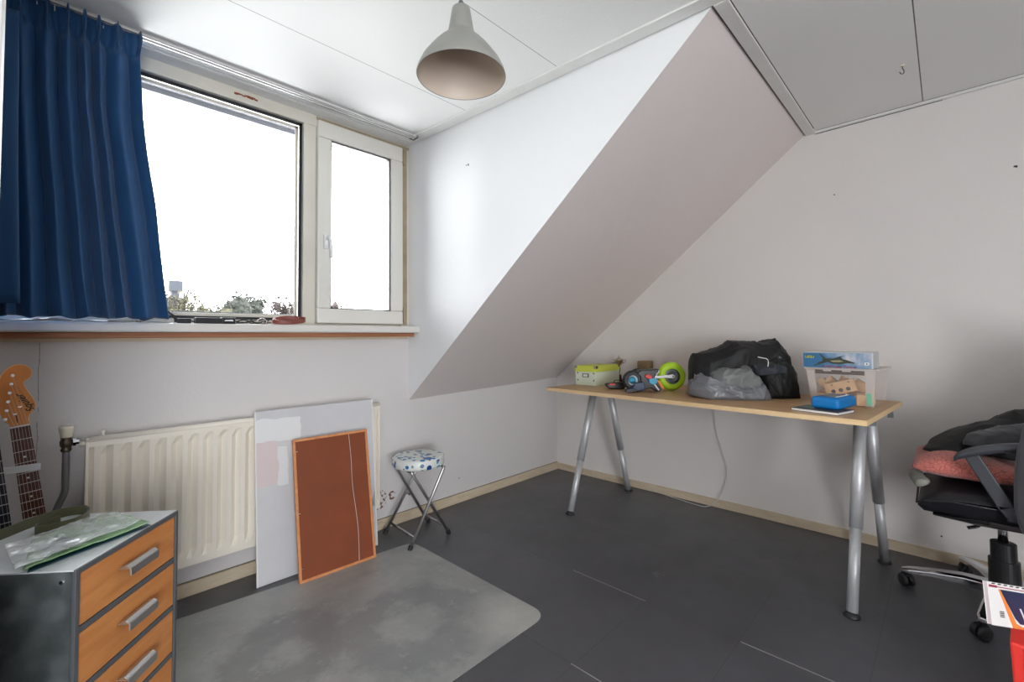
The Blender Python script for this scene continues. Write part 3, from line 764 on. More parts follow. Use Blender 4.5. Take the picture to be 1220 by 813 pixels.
# ------------------------------------------------------------------ guitars
def guitar(x0, ytop, lean, mats, label, cat='guitar', full=True, y=2.1, dz=0):
    # local: X across, Z along neck, -Y faces the room
    g = thing('electric_guitar', label, cat, (x0, y, 0), 0, 'guitars on the stand'); g.rotation_euler = (math.radians(0), lean, 0)
    fret, headm, bodym = mats
    nut = .845+dz
    # body
    b = NB()
    out = [(0, -.02), (.06, -.01), (.125, .03), (.155, .09), (.15, .15), (.115, .21), (.108, .25), (.125, .29), (.14, .335), (.125, .372), (.10, .375), (.072, .345), (.045, .318), (.028, .315), (-.028, .315), (-.04, .322), (-.07, .365), (-.10, .408), (-.13, .405), (-.15, .36), (-.14, .31), (-.118, .26), (-.12, .21), (-.145, .15), (-.155, .09), (-.125, .03), (-.06, -.01)]
    sm = []
    pts = spline([(x, 0, z+.075) for x, z in out]+[(out[0][0], 0, out[0][1]+.075)], 4)[:-1]
    hexa(b, [(p.x, -.022, p.z) for p in pts], [(p.x, .022, p.z) for p in pts]); obj('body', b, bodym, g, bevel=.006)
    b = NB(); hexa(b, [(p.x*.72, -.0245, .09+(p.z-.07)*.72) for p in pts], [(p.x*.72, -.022, .09+(p.z-.07)*.72) for p in pts]); obj('pickguard', b, M['white_plastic'], g)
    b = NB()
    for z in (.17, .22, .27): cbox(b, (0, -.027, z), (.07, .008, .018))
    obj('pickup', b, M['white_plastic'], g)
    b = NB(); cbox(b, (0, -.029, .13), (.08, .012, .03)); obj('bridge', b, M['chrome'], g, bevel=.002)
    # neck
    b = NB(); hexa(b, [(-.028, -.028, .33), (.028, -.028, .33), (.024, -.008, .33), (-.024, -.008, .33)], [(-.0215, -.028, nut), (.0215, -.028, nut), (.018, -.012, nut), (-.018, -.012, nut)]); obj('neck', b, M['maple'], g, bevel=.003)
    b = NB(); hexa(b, [(-.0285, -.0325, .30), (.0285, -.0325, .30), (.0285, -.028, .30), (-.0285, -.028, .30)], [(-.0216, -.0325, nut), (.0216, -.0325, nut), (.0216, -.028, nut), (-.0216, -.028, nut)])
    fbd = obj('fretboard', b, fret, g)
    scale = nut-.13
    b = NB()
    for k in range(1, 22):
        d = scale*(1-2**(-k/12)); z = nut-d; w = .0216+(.0285-.0216)*d/(nut-.30)
        tube(b, [(-w, -.033, z), (w, -.033, z)], .0012, 6)
    obj('fret_wire', b, M['fret'], fbd)
    b = NB()
    for k in (3, 5, 7, 9, 15, 17):
        z = nut-scale*(1-2**(-(k-.5)/12)); tube(b, [(0, -.0332, z), (0, -.0320, z)], .0032, 12)
    obj('inlay_dot', b, M['white_plastic'], fbd)
    b = NB(); cbox(b, (0, -.033, nut+.0015), (.0425, .006, .004)); obj('nut', b, M['white'], g)
    # headstock (outline of a six-in-line head)
    b = NB()
    hs = [(-.0215, 0), (.0215, 0), (.0216, .004), (.0205, .014), (.024, .028), (.037, .046), (.0405, .058), (.0395, .070), (.035, .084), (.028, .104), (.0225, .122), (.0235, .135), (.034, .142), (.0425, .154), (.0425, .170), (.033, .184), (.018, .190), (.002, .188), (-.020, .166), (-.033, .130), (-.040, .09), (-.038, .05), (-.030, .02), (-.0225, .008)]
    hp = spline([(x, 0, z+nut+.003) for x, z in hs], 3)
    hexa(b, [(p.x, -.026, p.z) for p in hp], [(p.x, -.0135, p.z) for p in hp]); hd = obj('headstock', b, headm, g, bevel=.001)
    b = NB()
    # pale edge
    for s in (0,):
        tube(b, [(p.x, -.0262, p.z) for p in hp[6:-6]], .0011, 6)
    obj('head_binding', b, M['maple_pale'], hd)
    for k in range(6):
        t = k/5; px = -.012+.022*t-.004; pz = nut+.030+.132*t
        px = -.028+.030*t
        bm = NB(); tube(bm, [(px, -.034, pz), (px, -.026, pz)], .0042, 12); tube(bm, [(px, -.036, pz), (px, -.026, pz)], .0026, 10)
        cbox(bm, (px, -.0268, pz), (.007, .0015, .007))
        pg = obj('tuning_peg', bm, M['chrome'], hd)
    b = NB()
    for (x, z) in ((.006, .061), (-.007, .041)): cbox(b, (x, -.028, nut+z), (.008, .003, .004), None)
    obj('string_tree', b, M['chrome'], hd)
    if full:
        b = NB(); text_bm(b, 'Squier', .025, T(.0195, -.0266, nut+.070) @ RY(math.radians(-112)) @ RX(PI/2), .0003, .35, .0004)
        text_bm(b, '· · · · ·', .012, T(.0125, -.0264, nut+.112) @ RY(math.radians(-110)) @ RX(PI/2), .0003, 0, .0002)
        obj('logo_script', b, M['ink'], hd, label='black script lettering Squier')
        b = NB(); cbox(b, (-.004, -.0265, nut+.025), (.003, .001, .022)); obj('truss_rod_slot', b, M['rosewood'], hd)
    for k in range(6):
        x = -.0175+.007*k
        b = NB(); tube(b, [(x*1.5, -.036, .13), (x, -.0355, nut+.001), (-.028+.030*(k/5), -.031, nut+.030+.132*k/5)], .0003 if k > 2 else .0005, 5)
        obj('string', b, M['fret'], g)
    return g
guitar(.066, 0, math.radians(-7.3), (M['rosewood'], M['maple'], M['body']), 'guitar with amber headstock and brown fretboard standing left of the radiator', y=2.13)
guitar(-.018, 0, math.radians(-6.0), (M['ebony'], M['maple'], M['navy']), 'guitar with black fretboard at the left picture edge', full=False, y=2.045, dz=.12)
gs = thing('guitar_stand', 'grey metal guitar stand with a crossbar holding the guitar necks', 'guitar stand', (-.30, 2.09, 0))
b = NB(); box(b, (.03, -.024, .700), (.306, -.016, .722)); obj('neck_bar', b, plain('light_grey_coated_steel', rgb(196, 198, 202), .4), gs, bevel=.002)
b = NB(); tube(b, [(.03, 0, .01), (.03, -.012, .74)], .012, 12); obj('upright', b, M['dark_steel'], gs, smooth=True)
b = NB(); tube(b, [(-.10, -.10, .012), (.52, -.10, .012)], .012, 12); tube(b, [(.03, -.10, .012), (.03, .1, .012)], .012, 12); tube(b, [(-.1, .1, .012), (.52, .1, .012)], .012, 12); obj('stand_foot', b, M['dark_steel'], gs, smooth=True)

# ------------------------------------------------------------------ pendant lamp
lp = thing('pendant_lamp', 'grey enamel dome pendant lamp hanging from the ceiling', 'lamp', (.822, .982, 1.853))
b = NB(); prf = [(.1265, 0), (.1235, .014), (.113, .036), (.099, .056), (.083, .077), (.066, .096), (.050, .111), (.0425, .120), (.038, .130), (.0355, .140), (.031, .168), (.0265, .196), (.0245, .200), (.018, .203)]
inn = [(r_-.0015, z_-.0008) for r_, z_ in prf[::-1]]
lathe(b, prf, 48)
sh = obj('shade', b, M['grey_shade'], lp, smooth=True)
b = NB(); lathe(b, [(r_-.0016, z_) for r_, z_ in prf[:9]], 48); obj('inner_shade', b, M['shade_in'], lp, smooth=True)
b = NB(); lathe(b, [(.1265+.0012*math.cos(2*PI*k/8), .0012*math.sin(2*PI*k/8)) for k in range(8)], 48, None, True); obj('rim', b, M['grey_shade'], lp, smooth=True)
b = NB(); lathe(b, [(.0, .185), (.018, .185), (.018, .120), (.0, .120)], 16); obj('socket', b, M['ivory'], lp)
b = NB(); lathe(b, [(.018, .201), (.012, .206), (.009, .214), (.006, .222), (0, .222)], 16); obj('cord_grip', b, M['dark_steel'], lp, smooth=True)
b = NB(); tube(b, [(0, 0, .22), (0, 0, .418)], .003, 8); obj('cord', b, M['cable_white'], lp)
b = NB(); lathe(b, [(0, .378), (.03, .380), (.045, .405), (.047, .4215), (0, .4215)], 24); obj('ceiling_cap', b, M['grey_shade'], lp, smooth=True)
# ceiling hook
hk = thing('ceiling_hook', 'small metal screw hook in the ceiling above the desk', 'hook', (2.558, .102, H))
b = NB(); tube(b, spline([(0, 0, 0), (0, 0, -.014), (.006, -.004, -.022), (.004, -.003, -.034), (-.006, .005, -.038), (-.014, .01, -.030)], 5), .0018, 8); obj('hook', b, M['brass'], hk, smooth=True)
b = NB(); lathe(b, [(0, 0), (.010, 0), (.008, -.004), (0, -.005)], 14); obj('wall_plug', b, M['ivory'], hk)

# ------------------------------------------------------------------ desk
dk = thing('desk', 'long desk with a beech top and silver A-shaped legs along the right wall', 'desk', (2.170, .228, 0), math.radians(-4.7))
DX, DY, DZ = .735, 1.69, .775
b = NB(); box(b, (.003, .003, DZ-.020), (DX-.003, DY-.003, DZ)); top = obj('desktop', b, M['desk'], dk, bevel=.001)
b = NB(); z_a, z_b = DZ-.021, DZ-.0005
box(b, (0, 0, z_a), (.003, DY, z_b)); box(b, (DX-.003, 0, z_a), (DX, DY, z_b)); box(b, (0.003, 0, z_a), (DX-.003, .003, z_b)); box(b, (0.003, DY-.003, z_a), (DX-.003, DY, z_b))
obj('edge_band', b, M['desk_edge'], dk)
def desk_leg(xf, xt, y):
    def at(z): return xf+(xt-xf)*z/.745
    bm = NB(); tube(bm, [(at(.31), y, .31), (at(.745), y, .745)], .0235, 24)
    lg = obj('leg', bm, M['leg'], dk, smooth='auto')
    bm = NB(); tube(bm, [(at(.014), y, .014), (at(.325), y, .325)], .0195, 24); obj('lower_tube', bm, M['leg'], lg, smooth=True)
    bm = NB(); lathe(bm, [(.0, 0), (.028, 0), (.029, .004), (.022, .010), (.018, .018), (0, .018)], 24, T(xf, y, 0)); obj('foot', bm, M['rubber'], lg, smooth=True)
    for p in lg.data.polygons: p.use_smooth = True
    return lg
for y, dx in ((.078, .012), (1.512, -.012)):
    desk_leg(.030+dx, .285+dx, y); desk_leg(.660+dx, .455+dx, y)
    b = NB(); box(b, (.20, y-.018, DZ-.046), (DX-.06, y+.018, DZ-.021)); obj('crossbeam', b, M['leg'], dk, bevel=.002)
    b = NB(); cbox(b, (.37+dx, y, .722), (.10, .022, .026)); obj('leg_joint', b, M['dark_steel'], dk, bevel=.004)
b = NB(); box(b, (.30, .04, DZ-.045), (.325, DY-.04, DZ-.021)); box(b, (DX-.20, .04, DZ-.045), (DX-.175, DY-.04, DZ-.021)); obj('beam', b, M['dark_steel'], dk)
b = NB(); cbox(b, (.56, .018, DZ-.040), (.02, .02, .036)); cbox(b, (.26, .03, DZ-.040), (.02, .02, .036)); obj('end_bracket', b, M['galv'], dk)

# ------------------------------------------------------------------ things on the desk
ZT = DZ+.0008
CA = math.radians(-46.14)  # direction along the picture plane
# green storage box
gb = thing('storage_box', 'small pale green box with a lime lid at the far left end of the desk', 'box', (2.564, 1.690, ZT), math.radians(0))
b = NB(); box(b, (.003, .003, 0), (.297, .172, .125)); obj('body', b, M['pale_green'], gb, bevel=.001)
b = NB(); box(b, (0, 0, .092), (.300, .175, .132)); lid = obj('lid', b, M['lime_box'], gb, bevel=.0015)
b = NB()
for yy in (.0, .155): 
    box(b, (-.001, yy, .114), (.02, yy+.020, .133)); box(b, (.28, yy, .114), (.301, yy+.020, .133))
obj('corner_cap', b, M['silver'], lid, bevel=.001)
b = NB(); box(b, (-.001, .062, .055), (.003, .112, .080)); lf = obj('label_holder', b, M['dark_steel'], gb)
b = NB(); box(b, (-.002, .070, .060), (.0, .104, .075)); obj('label_card', b, M['white'], lf)
b = NB()
for yy in (.022, .152):
    for zz in (.035, .083): tube(b, [(.004, yy, zz), (0, yy, zz)], .005, 10)
obj('rivet', b, M['brass'], gb)
# trophy
tr = thing('trophy_cup', 'small silver trophy cup standing behind the green box on the desk', 'trophy', (2.93, 1.735, ZT))
b = NB(); lathe(b, [(0, 0), (.026, 0), (.026, .018), (.018, .020), (.015, .05), (0, .05)], 20); obj('base', b, M['ink'], tr)
b = NB(); lathe(b, [(0, .045), (.010, .045), (.005, .06), (.008, .075), (.012, .095), (.005, .115), (.006, .122), (0, .122)], 18); obj('stem', b, M['dark_steel'], tr, smooth=True)
b = NB(); lathe(b, [(0, .118), (.012, .12), (.028, .135), (.034, .155), (.036, .160), (.030, .164), (.012, .172), (.005, .185), (.006, .190), (0, .194)], 24); obj('cup', b, M['silver'], tr, smooth=True)
b = NB()
for s in (1, -1): tube(b, spline([Vector((s*.028, -s*.005, .135)), Vector((s*.046, 0, .142)), Vector((s*.046, 0, .160)), Vector((s*.033, 0, .158))], 5), .002, 6)
obj('handle_loop', b, M['silver'], tr, smooth=True)
for o in tr.children: pass
tr.rotation_euler = (0, 0, CA)
# jar with brown lid
jr = thing('lidded_jar', 'squat clear jar with a brown wooden lid at the back of the desk', 'jar', (2.935, 1.53, ZT))
b = NB(); lathe(b, [(0, 0), (.043, 0), (.046, .006), (.046, .088), (.040, .096), (.038, .096), (.043, .086), (.043, .008), (0, .004)], 28); obj('glass', b, M['jar_glass'], jr, smooth=True)
b = NB(); lathe(b, [(0, .0962), (.040, .0962), (.053, .104), (.053, .152), (.050, .157), (0, .157)], 28); obj('lid', b, M['sand_wood'], jr, smooth=True, bevel=.001)
# toy vehicle with wheels
ty = thing('toy_vehicle', 'black toy trike with a big lime green wheel on the desk', 'toy', (2.43, 1.345, ZT), CA)
def wheel(prof, cx, cz, cy, parent, name, m, n=40, tilt=0):
    bm = NB(); lathe(bm, prof, n, T(cx, cy, cz) @ RZ(tilt) @ RX(PI/2)); return obj(name, bm, m, parent, smooth=True)
tyre = [(.046, -.022)] + [(.062+.0235*math.cos(a_), .026*math.sin(a_)) for a_ in [(-PI/2)+PI*k/12 for k in range(13)]] + [(.046, .022)]
gw = wheel(tyre, .2455, .0862, .06, ty, 'big_wheel', M['lime'])
wheel([(.0465, -.020), (.0465, .020), (.030, .012), (.012, .014), (.012, -.014), (.030, -.012), (.0465, -.020)], .2455, .0862, .06, gw, 'hub', M['dark_steel'])
b = NB(); prism(b, [(.09, .070), (.11, .088), (.22, .096), (.245, .100), (.256, .092), (.256, .082), (.245, .074), (.20, .080)], -.030, -.024, T(0, 0, 0) @ RX(PI/2)) 
obj('fork_arm', b, M['white_plastic'], ty, bevel=.002)
b = NB(); tube(b, [(.2455, .024, .0862), (.2455, .10, .0862)], .005, 10); obj('axle', b, M['chrome'], ty)
tyre2 = [(.030, -.018)] + [(.044+.014*math.cos(a_), .022*math.sin(a_)) for a_ in [(-PI/2)+PI*k/10 for k in range(11)]] + [(.030, .018)]
bw = wheel(tyre2, 0, .068, .02, ty, 'small_wheel', M['rubber'])
wheel([(.030, -.018), (.030, .010), (.022, -.008), (.020, -.012), (.022, -.020), (.028, -.021), (.030, -.018)], 0, .068, .02, bw, 'rim_ring', M['white_plastic'])
wheel([(0, -.012), (.018, -.012), (.018, .008), (0, .008)], 0, .068, .02, bw, 'hub', M['cyan'])
bw2 = wheel(tyre2, .055, .075, .10, ty, 'small_wheel', M['rubber'])
b = NB(); prism(b, [(-.002, .058), (.055, .062), (.062, .03), (.050, .012), (.01, .004), (-.040, .002), (-.058, .010), (-.052, .020), (-.015, .030), (-.004, .040)], .004, .034, RX(PI/2)); obj('front_fender', b, M['navy'], ty, bevel=.008, seg=3)
b = NB(); prism(b, [(-.052, .020), (-.056, .004), (-.03, -.0), (.0, .004), (.02, .012), (-.01, .026)], .034, .042, RX(PI/2)); obj('fender_tip', b, M['black_plastic'], ty, bevel=.003)
b = NB(); prism(b, [(.02, .110), (.045, .128), (.095, .130), (.150, .136), (.154, .128), (.128, .100), (.120, .06), (.155, .030), (.165, .008), (.135, .004), (.10, .024), (.06, .012), (.045, .05), (.04, .09)], -.075, .012, RX(PI/2)); obj('chassis', b, M['black_plastic'], ty, bevel=.006)
b = NB(); prism(b, [(.062, .098), (.080, .108), (.104, .096), (.108, .080), (.088, .076), (.068, .084)], .012, .024, RX(PI/2)); obj('red_cover', b, M['red'], ty, bevel=.004, label='red cover')
b = NB(); prism(b, [(.082, .076), (.110, .084), (.138, .076), (.132, .050), (.108, .044), (.088, .054)], .012, .026, RX(PI/2)); obj('blue_cover', b, M['cyan'], ty, bevel=.004, label='light blue cover')
b = NB(); prism(b, [(.128, .074), (.150, .066), (.178, .020), (.168, .018)], .012, .018, RX(PI/2)); obj('side_stripe', b, M['orange'], ty, bevel=.001)
b = NB(); prism(b, [(.112, .05), (.122, .05), (.150, .010), (.142, .008)], .012, .017, RX(PI/2)); obj('strut', b, M['white_plastic'], ty)
b = NB(); tube(b, spline([(.150, -.0, .135), (.146, -.02, .118), (.134, -.02, .108), (.132, -.02, .088)], 5), .003, 8); obj('lever', b, M['white_plastic'], ty)
# small black pad
pd = thing('black_pad', 'small black rounded pad with a red patch lying before the green box', 'pad', (2.505, 1.515, ZT), CA)
b = NB(); prism(b, [(-.062, .034), (-.056, .014), (-.035, .002), (.05, .0), (.062, .008), (.062, .038), (.045, .044), (-.03, .038)], -.03, .025, RX(PI/2)); obj('shell', b, M['black_plastic'], pd, bevel=.008, seg=3)
b = NB(); cbox(b, (-.022, -.0265, .031), (.036, .004, .011)); obj('patch', b, M['red'], pd, bevel=.002, label='red patch')
b = NB(); tube(b, spline([(-.005, 0, .040), (.0, 0, .052), (.03, 0, .054), (.045, 0, .044)], 5), .005, 8, flat=.6); obj('strap', b, M['black_cloth'], pd)

# ------------------------------------------------------------------ cloth piles
def ridge(p, k=2.0):
    return (1-abs(noise.noise(p))*2)**k if abs(noise.noise(p)) < .5 else 0
def loaf(bm, x0, x1, top, bot, yf, yb, nu=90, nv=56, amp=.012, fold=(1, 1, 1), seed=0, power=.8, endp=.55, freq=9, under=True, ang=0):
    ca, sa = math.cos(ang), math.sin(ang)
    def f(u, v):
        x = x0+(x1-x0)*u
        amp_ = amp
        e = min(1, (min(u, 1-u)*8))**endp
        zt = interp(top, x); zb = interp(bot, x); ya = interp(yf, x); yc = interp(yb, x)
        th = PI*v
        ym = (ya+yc)/2; hy = (yc-ya)/2*(.35+.65*e)
        cs_ = -math.cos(th); y = ym+hy*(abs(cs_)**.85*(1 if cs_ > 0 else -1))
        z = zb+(zt-zb)*(math.sin(th)**power)*(1 if True else e)
        nrm = Vector((0, cs_, math.sin(th)))
        q = Vector(((x*ca+z*sa)*fold[0], y*fold[1], (-x*sa+z*ca)*fold[2]))*freq+Vector((seed, seed*2.3, 0))
        d = amp*(1.5*ridge(q, 3)-.5)+amp*.65*(ridge(q*2.1+Vector((5, 1, 2)), 2.5)-.4)+amp*.3*(ridge(q*4.3+Vector((1, 7, 2)), 2)-.4)
        w = math.sin(th)**.35 if 0 < th < PI else 0
        z2 = z+d*nrm.z*w; y2 = y+d*nrm.y*w
        z2 = max(z2, zb)
        return Vector((x, y2, z2))
    vs = grid(bm, nu, nv, f)
    # close ends and bottom
    for row in (vs[0], vs[-1]):
        try: bm.faces.new(row)
        except Exception: pass
    try:
        bm.faces.new([r_[0] for r_ in vs]+[r_[-1] for r_ in vs[::-1]])
    except Exception: pass
P0 = (2.700, .840)
jb = thing('black_jacket', 'black jacket crumpled in a heap on the middle of the desk', 'jacket', (P0[0], P0[1], ZT), CA)
b = NB()
loaf(b, -.275, .285, [(-.275, .16), (-.26, .215), (-.20, .245), (-.13, .268), (-.06, .303), (.03, .306), (.10, .296), (.17, .302), (.215, .275), (.25, .21), (.27, .15), (.285, .10)],
     [(-.275, .07), (-.1, .02), (0, 0), (.285, 0)], [(-.275, -.10), (-.1, -.13), (0.05, -.15), (.2, -.15), (.285, -.06)], [(-.275, .10), (0, .13), (.285, .08)], amp=.014, fold=(.6, .8, 1.2), seed=2, freq=7, ang=.5)
obj('jacket_body', b, M['black_cloth'], jb, smooth=True)
b = NB()
loaf(b, .03, .245, [(.03, .10), (.06, .17), (.12, .215), (.16, .22), (.21, .17), (.245, .10)], [(.03, 0), (.245, 0)], [(.03, -.185), (.12, -.20), (.22, -.185), (.245, -.12)], [(.03, 0), (.245, 0)], amp=.012, fold=(1, .6, .7), seed=6, freq=8)
obj('front_panel', b, M['black_cloth'], jb, smooth=True)
b = NB(); tube(b, spline([(.010, -.175, .215), (.03, -.185, .210), (.048, -.19, .205), (.054, -.192, .19), (.052, -.19, .165)], 6), .0022, 6); obj('drawcord', b, M['white'], jb, smooth=True, label='white drawcord')
b = NB(); loaf(b, .0, .16, [(.0, .16), (.05, .185), (.12, .185), (.16, .16)], [(0, .12), (.16, .135)], [(0, -.195), (.16, -.20)], [(0, -.10), (.16, -.10)], 40, 30, amp=.010, seed=11, freq=12, power=1)
obj('pocket_flap', b, M['navy_cloth'], jb, smooth=True)
jg = thing('grey_jacket', 'shiny grey quilted jacket folded under the black jacket on the desk', 'jacket', (P0[0], P0[1], ZT), CA)
b = NB()
loaf(b, -.315, -.005, [(-.315, .055), (-.295, .10), (-.25, .125), (-.15, .10), (-.06, .10), (-.005, .05)], [(-.315, .012), (-.26, .0), (0, 0)], [(-.315, -.13), (-.25, -.19), (-.1, -.235), (-.005, -.21)], [(-.315, .0), (-.1, -.06), (-.005, -.1)], 100, 60, amp=.021, fold=(.40, .5, 2.2), seed=4, freq=13, power=.6, ang=-.3)
obj('lower_roll', b, M['grey_cloth'], jg, smooth=True)
b = NB()
loaf(b, -.21, .035, [(-.21, .12), (-.17, .155), (-.10, .165), (-.03, .155), (.035, .11)], [(-.21, .07), (.035, .045)], [(-.21, -.17), (-.1, -.225), (.035, -.215)], [(-.21, -.05), (.035, -.08)], 80, 50, amp=.013, fold=(.5, .6, 1.4), seed=9, freq=10, power=.7, ang=.35)
obj('upper_fold', b, M['greyb_cloth'], jg, smooth=True)
b = NB()
loaf(b, -.10, .055, [(-.10, .045), (-.04, .075), (.02, .07), (.055, .03)], [(-.10, 0), (.055, 0)], [(-.10, -.215), (-.02, -.25), (.055, -.235)], [(-.10, -.12), (.055, -.12)], 60, 40, amp=.012, fold=(1.6, .6, .8), seed=15, freq=9, power=.6)
obj('sleeve_cuff', b, M['grey_cloth'], jg, smooth=True)
js = thing('grey_green_jacket', 'grey green jacket edge hanging out at the right side of the black jacket', 'jacket', (P0[0], P0[1], ZT), CA)
b = NB()
loaf(b, .13, .318, [(.13, .245), (.18, .245), (.24, .20), (.29, .155), (.318, .11)], [(.13, .06), (.2, .02), (.27, .02), (.318, .05)], [(.13, -.165), (.25, -.08), (.318, -.03)], [(.13, 0), (.25, .06), (.318, .05)], 60, 46, amp=.009, fold=(1.3, .6, .8), seed=21, freq=9)
obj('sleeve', b, M['greyb_cloth'], js, smooth=True)

# ------------------------------------------------------------------ clear box with blocks
RD = math.radians(-4.7)
cb = thing('clear_storage_box', 'clear plastic storage box full of wooden blocks at the near end of the desk', 'storage box', (2.565, .244, ZT), RD)
bw_, bd_, bh_ = .236, .255, .168
def shell(bm, t=0):
    e = .014
    lo = [(0+t, 0+t), (bd_-t, 0+t), (bd_-t, bw_-t), (0+t, bw_-t)]
    hi = [(-e+t, -e+t), (bd_+e-t, -e+t), (bd_+e-t, bw_+e-t), (-e+t, bw_+e-t)]
    a_ = [bm.verts.new((x, y, .001+t)) for x, y in lo]; c_ = [bm.verts.new((x, y, bh_)) for x, y in hi]
    bm.faces.new(a_[::-1])
    for k in range(4): bm.faces.new((a_[k], a_[(k+1) % 4], c_[(k+1) % 4], c_[k]))
b = NB(); shell(b); obj('walls', b, M['clear_box'], cb)
b = NB()
for (x, y) in ((-.001, -.001), (-.001, bw_-.028)):
    hexa(b, [(x, y, .001), (x+.003, y, .001), (x+.003, y+.03, .001), (x, y+.03, .001)], [(x-.013, y-(.013 if y < .1 else -.013), bh_), (x-.010, y-(.013 if y < .1 else -.013), bh_), (x-.010, y+.035-(.013 if y < .1 else -.010), bh_), (x-.013, y+.035-(.013 if y < .1 else -.010), bh_)])
obj('corner_rib', b, M['clear_rim'], cb)
b = NB(); e = .022
box(b, (-e, -e, bh_-.006), (-.010, bw_+e, bh_+.003)); box(b, (bd_+.010, -e, bh_-.006), (bd_+e, bw_+e, bh_+.003)); box(b, (-.010, -e, bh_-.006), (bd_+.01, -.010, bh_+.003)); box(b, (-.010, bw_+.010, bh_-.006), (bd_+.01, bw_+e, bh_+.003))
obj('rim', b, M['clear_rim'], cb, bevel=.002)
b = NB(); box(b, (-.012, -.012, bh_-.002), (bd_+.012, bw_+.012, bh_+.001)); obj('lid', b, M['clear_rim'], cb)
b = NB(); box(b, (-.006, .028, bh_-.026), (-.002, bw_-.018, bh_-.003)); obj('front_band', b, M['ink'], cb, label='dark band under the rim')
b = NB(); box(b, (-.020, .075, bh_-.012), (-.011, .108, bh_-.006)); box(b, (-.020, .150, bh_-.012), (-.011, .182, bh_-.006)); obj('clip', b, M['clear_rim'], cb)
b = NB(); box(b, (-.006, .006, .010), (-.0015, .022, .062)); obj('mint_sticker', b, M['mint'], cb, label='mint green strip')
blk = []
def block(loc, rot, size, label, holes=0):
    bm = NB(); cbox(bm, (0, 0, 0), size)
    if holes:
        t = thing('wooden_block', label, 'block', (0, 0, 0), 0, 'wooden blocks in the clear box')
        del t['group']
        obj('body', bm, M['beech'], t, bevel=.002)
        bm = NB()
        for k in range(3): tube(bm, [(-size[0]/2-.0008, -.03+.03*k, -.012), (-size[0]/2+.001, -.03+.03*k, -.012)], .009, 20)
        obj('hole', bm, M['dark_card'], t)
        bm = NB()
        for k in (-.04, .028): tube(bm, [(-size[0]/2-.0008, k, .018), (-size[0]/2+.001, k, .018)], .003, 10)
        obj('screw_hole', bm, M['ink'], t)
        o_ = t
    else:
        o_ = obj('wooden_block', bm, M['beech'], None, bevel=.002); tag(o_, label, 'block', 'wooden blocks in the clear box')
    mw = T(2.565, .244, ZT) @ RZ(RD) @ T(*loc) @ Matrix.Rotation(rot[2], 4, 'Z') @ Matrix.Rotation(rot[1], 4, 'Y') @ Matrix.Rotation(rot[0], 4, 'X')
    o_.matrix_world = mw
    return o_
block((.024, .125, .080), (math.radians(-17), 0, 0), (.026, .122, .056), 'long wooden block with three dark holes at the front of the clear box', 3)
LB = 'plain wooden block seen through the wall of the clear box'
block((.022, .038, .028), (0, 0, 0), (.036, .048, .050), LB)
block((.022, .092, .022), (0, 0, 0), (.032, .046, .038), LB)
block((.024, .150, .020), (0, 0, .1), (.032, .050, .034), LB)
block((.022, .204, .026), (math.radians(10), 0, 0), (.030, .050, .046), LB)
block((.075, .060, .090), (math.radians(38), 0, .2), (.04, .050, .040), LB)
block((.080, .120, .105), (math.radians(30), 0, .2), (.04, .045, .035), LB)
block((.080, .175, .100), (math.radians(45), 0, .1), (.04, .040, .040), LB)
block((.075, .205, .090), (math.radians(-25), 0, .0), (.04, .030, .050), LB)
block((.10, .05, .030), (0, 0, .3), (.06, .07, .05), LB)
block((.10, .14, .030), (0, 0, -.2), (.06, .07, .055), LB)
block((.10, .208, .030), (0, 0, .1), (.06, .04, .05), LB)
block((.19, .07, .040), (0, 0, .5), (.07, .07, .07), LB)
block((.19, .17, .040), (0, 0, .2), (.07, .08, .07), LB)

# model aeroplane kit box: front face normal = -X local, width along Y
kb = thing('model_kit_box', 'blue model aeroplane kit box lying on top of the clear storage box', 'box', (2.548, .243, ZT+bh_+.0035), RD)
kw, kd, kh = .268, .13, .074
b = NB(); box(b, (0, -.002, 0), (kd, kw, kh)); obj('carton', b, M['box_end'], kb, bevel=.0008)
b = NB(); box(b, (-.0006, 0.001, .001), (.0002, kw-.003, kh-.004)); art = obj('front_print', b, M['box_blue'], kb, label='blue sky artwork')
b = NB(); box(b, (.016, -.0026, 0.001), (kd-.002, -.0019, kh-.001)); obj('end_panel', b, M['box_end'], kb)
b = NB(); box(b, (.001, -.003, .001), (.014, -.0018, kh-.001)); obj('end_strip', b, M['white'], kb)
# printed jet: coordinates (px along box from left 0..1, py from bottom 0..1)
def pp(u, v): return (-.001, kw*(1-u), kh*v)
def flatpoly(bm, pts, x=-.0010, th=.0004, mi=0):
    hexa(bm, [(x, kw*(1-u), kh*v) for u, v in pts], [(x-th, kw*(1-u), kh*v) for u, v in pts])
b = NB()
flatpoly(b, [(.30, .55), (.40, .60), (.50, .62), (.58, .60), (.66, .52), (.76, .38), (.79, .33), (.72, .34), (.66, .32), (.56, .24), (.46, .26), (.38, .38), (.31, .44)])
flatpoly(b, [(.25, .92), (.28, .88), (.35, .62), (.40, .56), (.33, .52)])
flatpoly(b, [(.34, .48), (.22, .30), (.24, .28), (.38, .42)])
flatpoly(b, [(.42, .42), (.19, .10), (.17, .12), (.32, .46)])
flatpoly(b, [(.46, .60), (.56, .74), (.63, .78), (.58, .70), (.60, .58)])
flatpoly(b, [(.62, .34), (.76, .30), (.77, .36), (.64, .40)])
obj('jet_print', b, M['jet_green'], art)
b = NB(); flatpoly(b, [(.42, .46), (.56, .50), (.62, .42), (.54, .38), (.46, .38)], -.0015); obj('jet_highlight', b, M['jet_light'], art)
b = NB(); flatpoly(b, [(.045, .62), (.18, .62), (.18, .76), (.045, .76)]); obj('logo_patch', b, M['yellow_ink'], art)
TM = RZ(-PI/2) @ RX(PI/2)
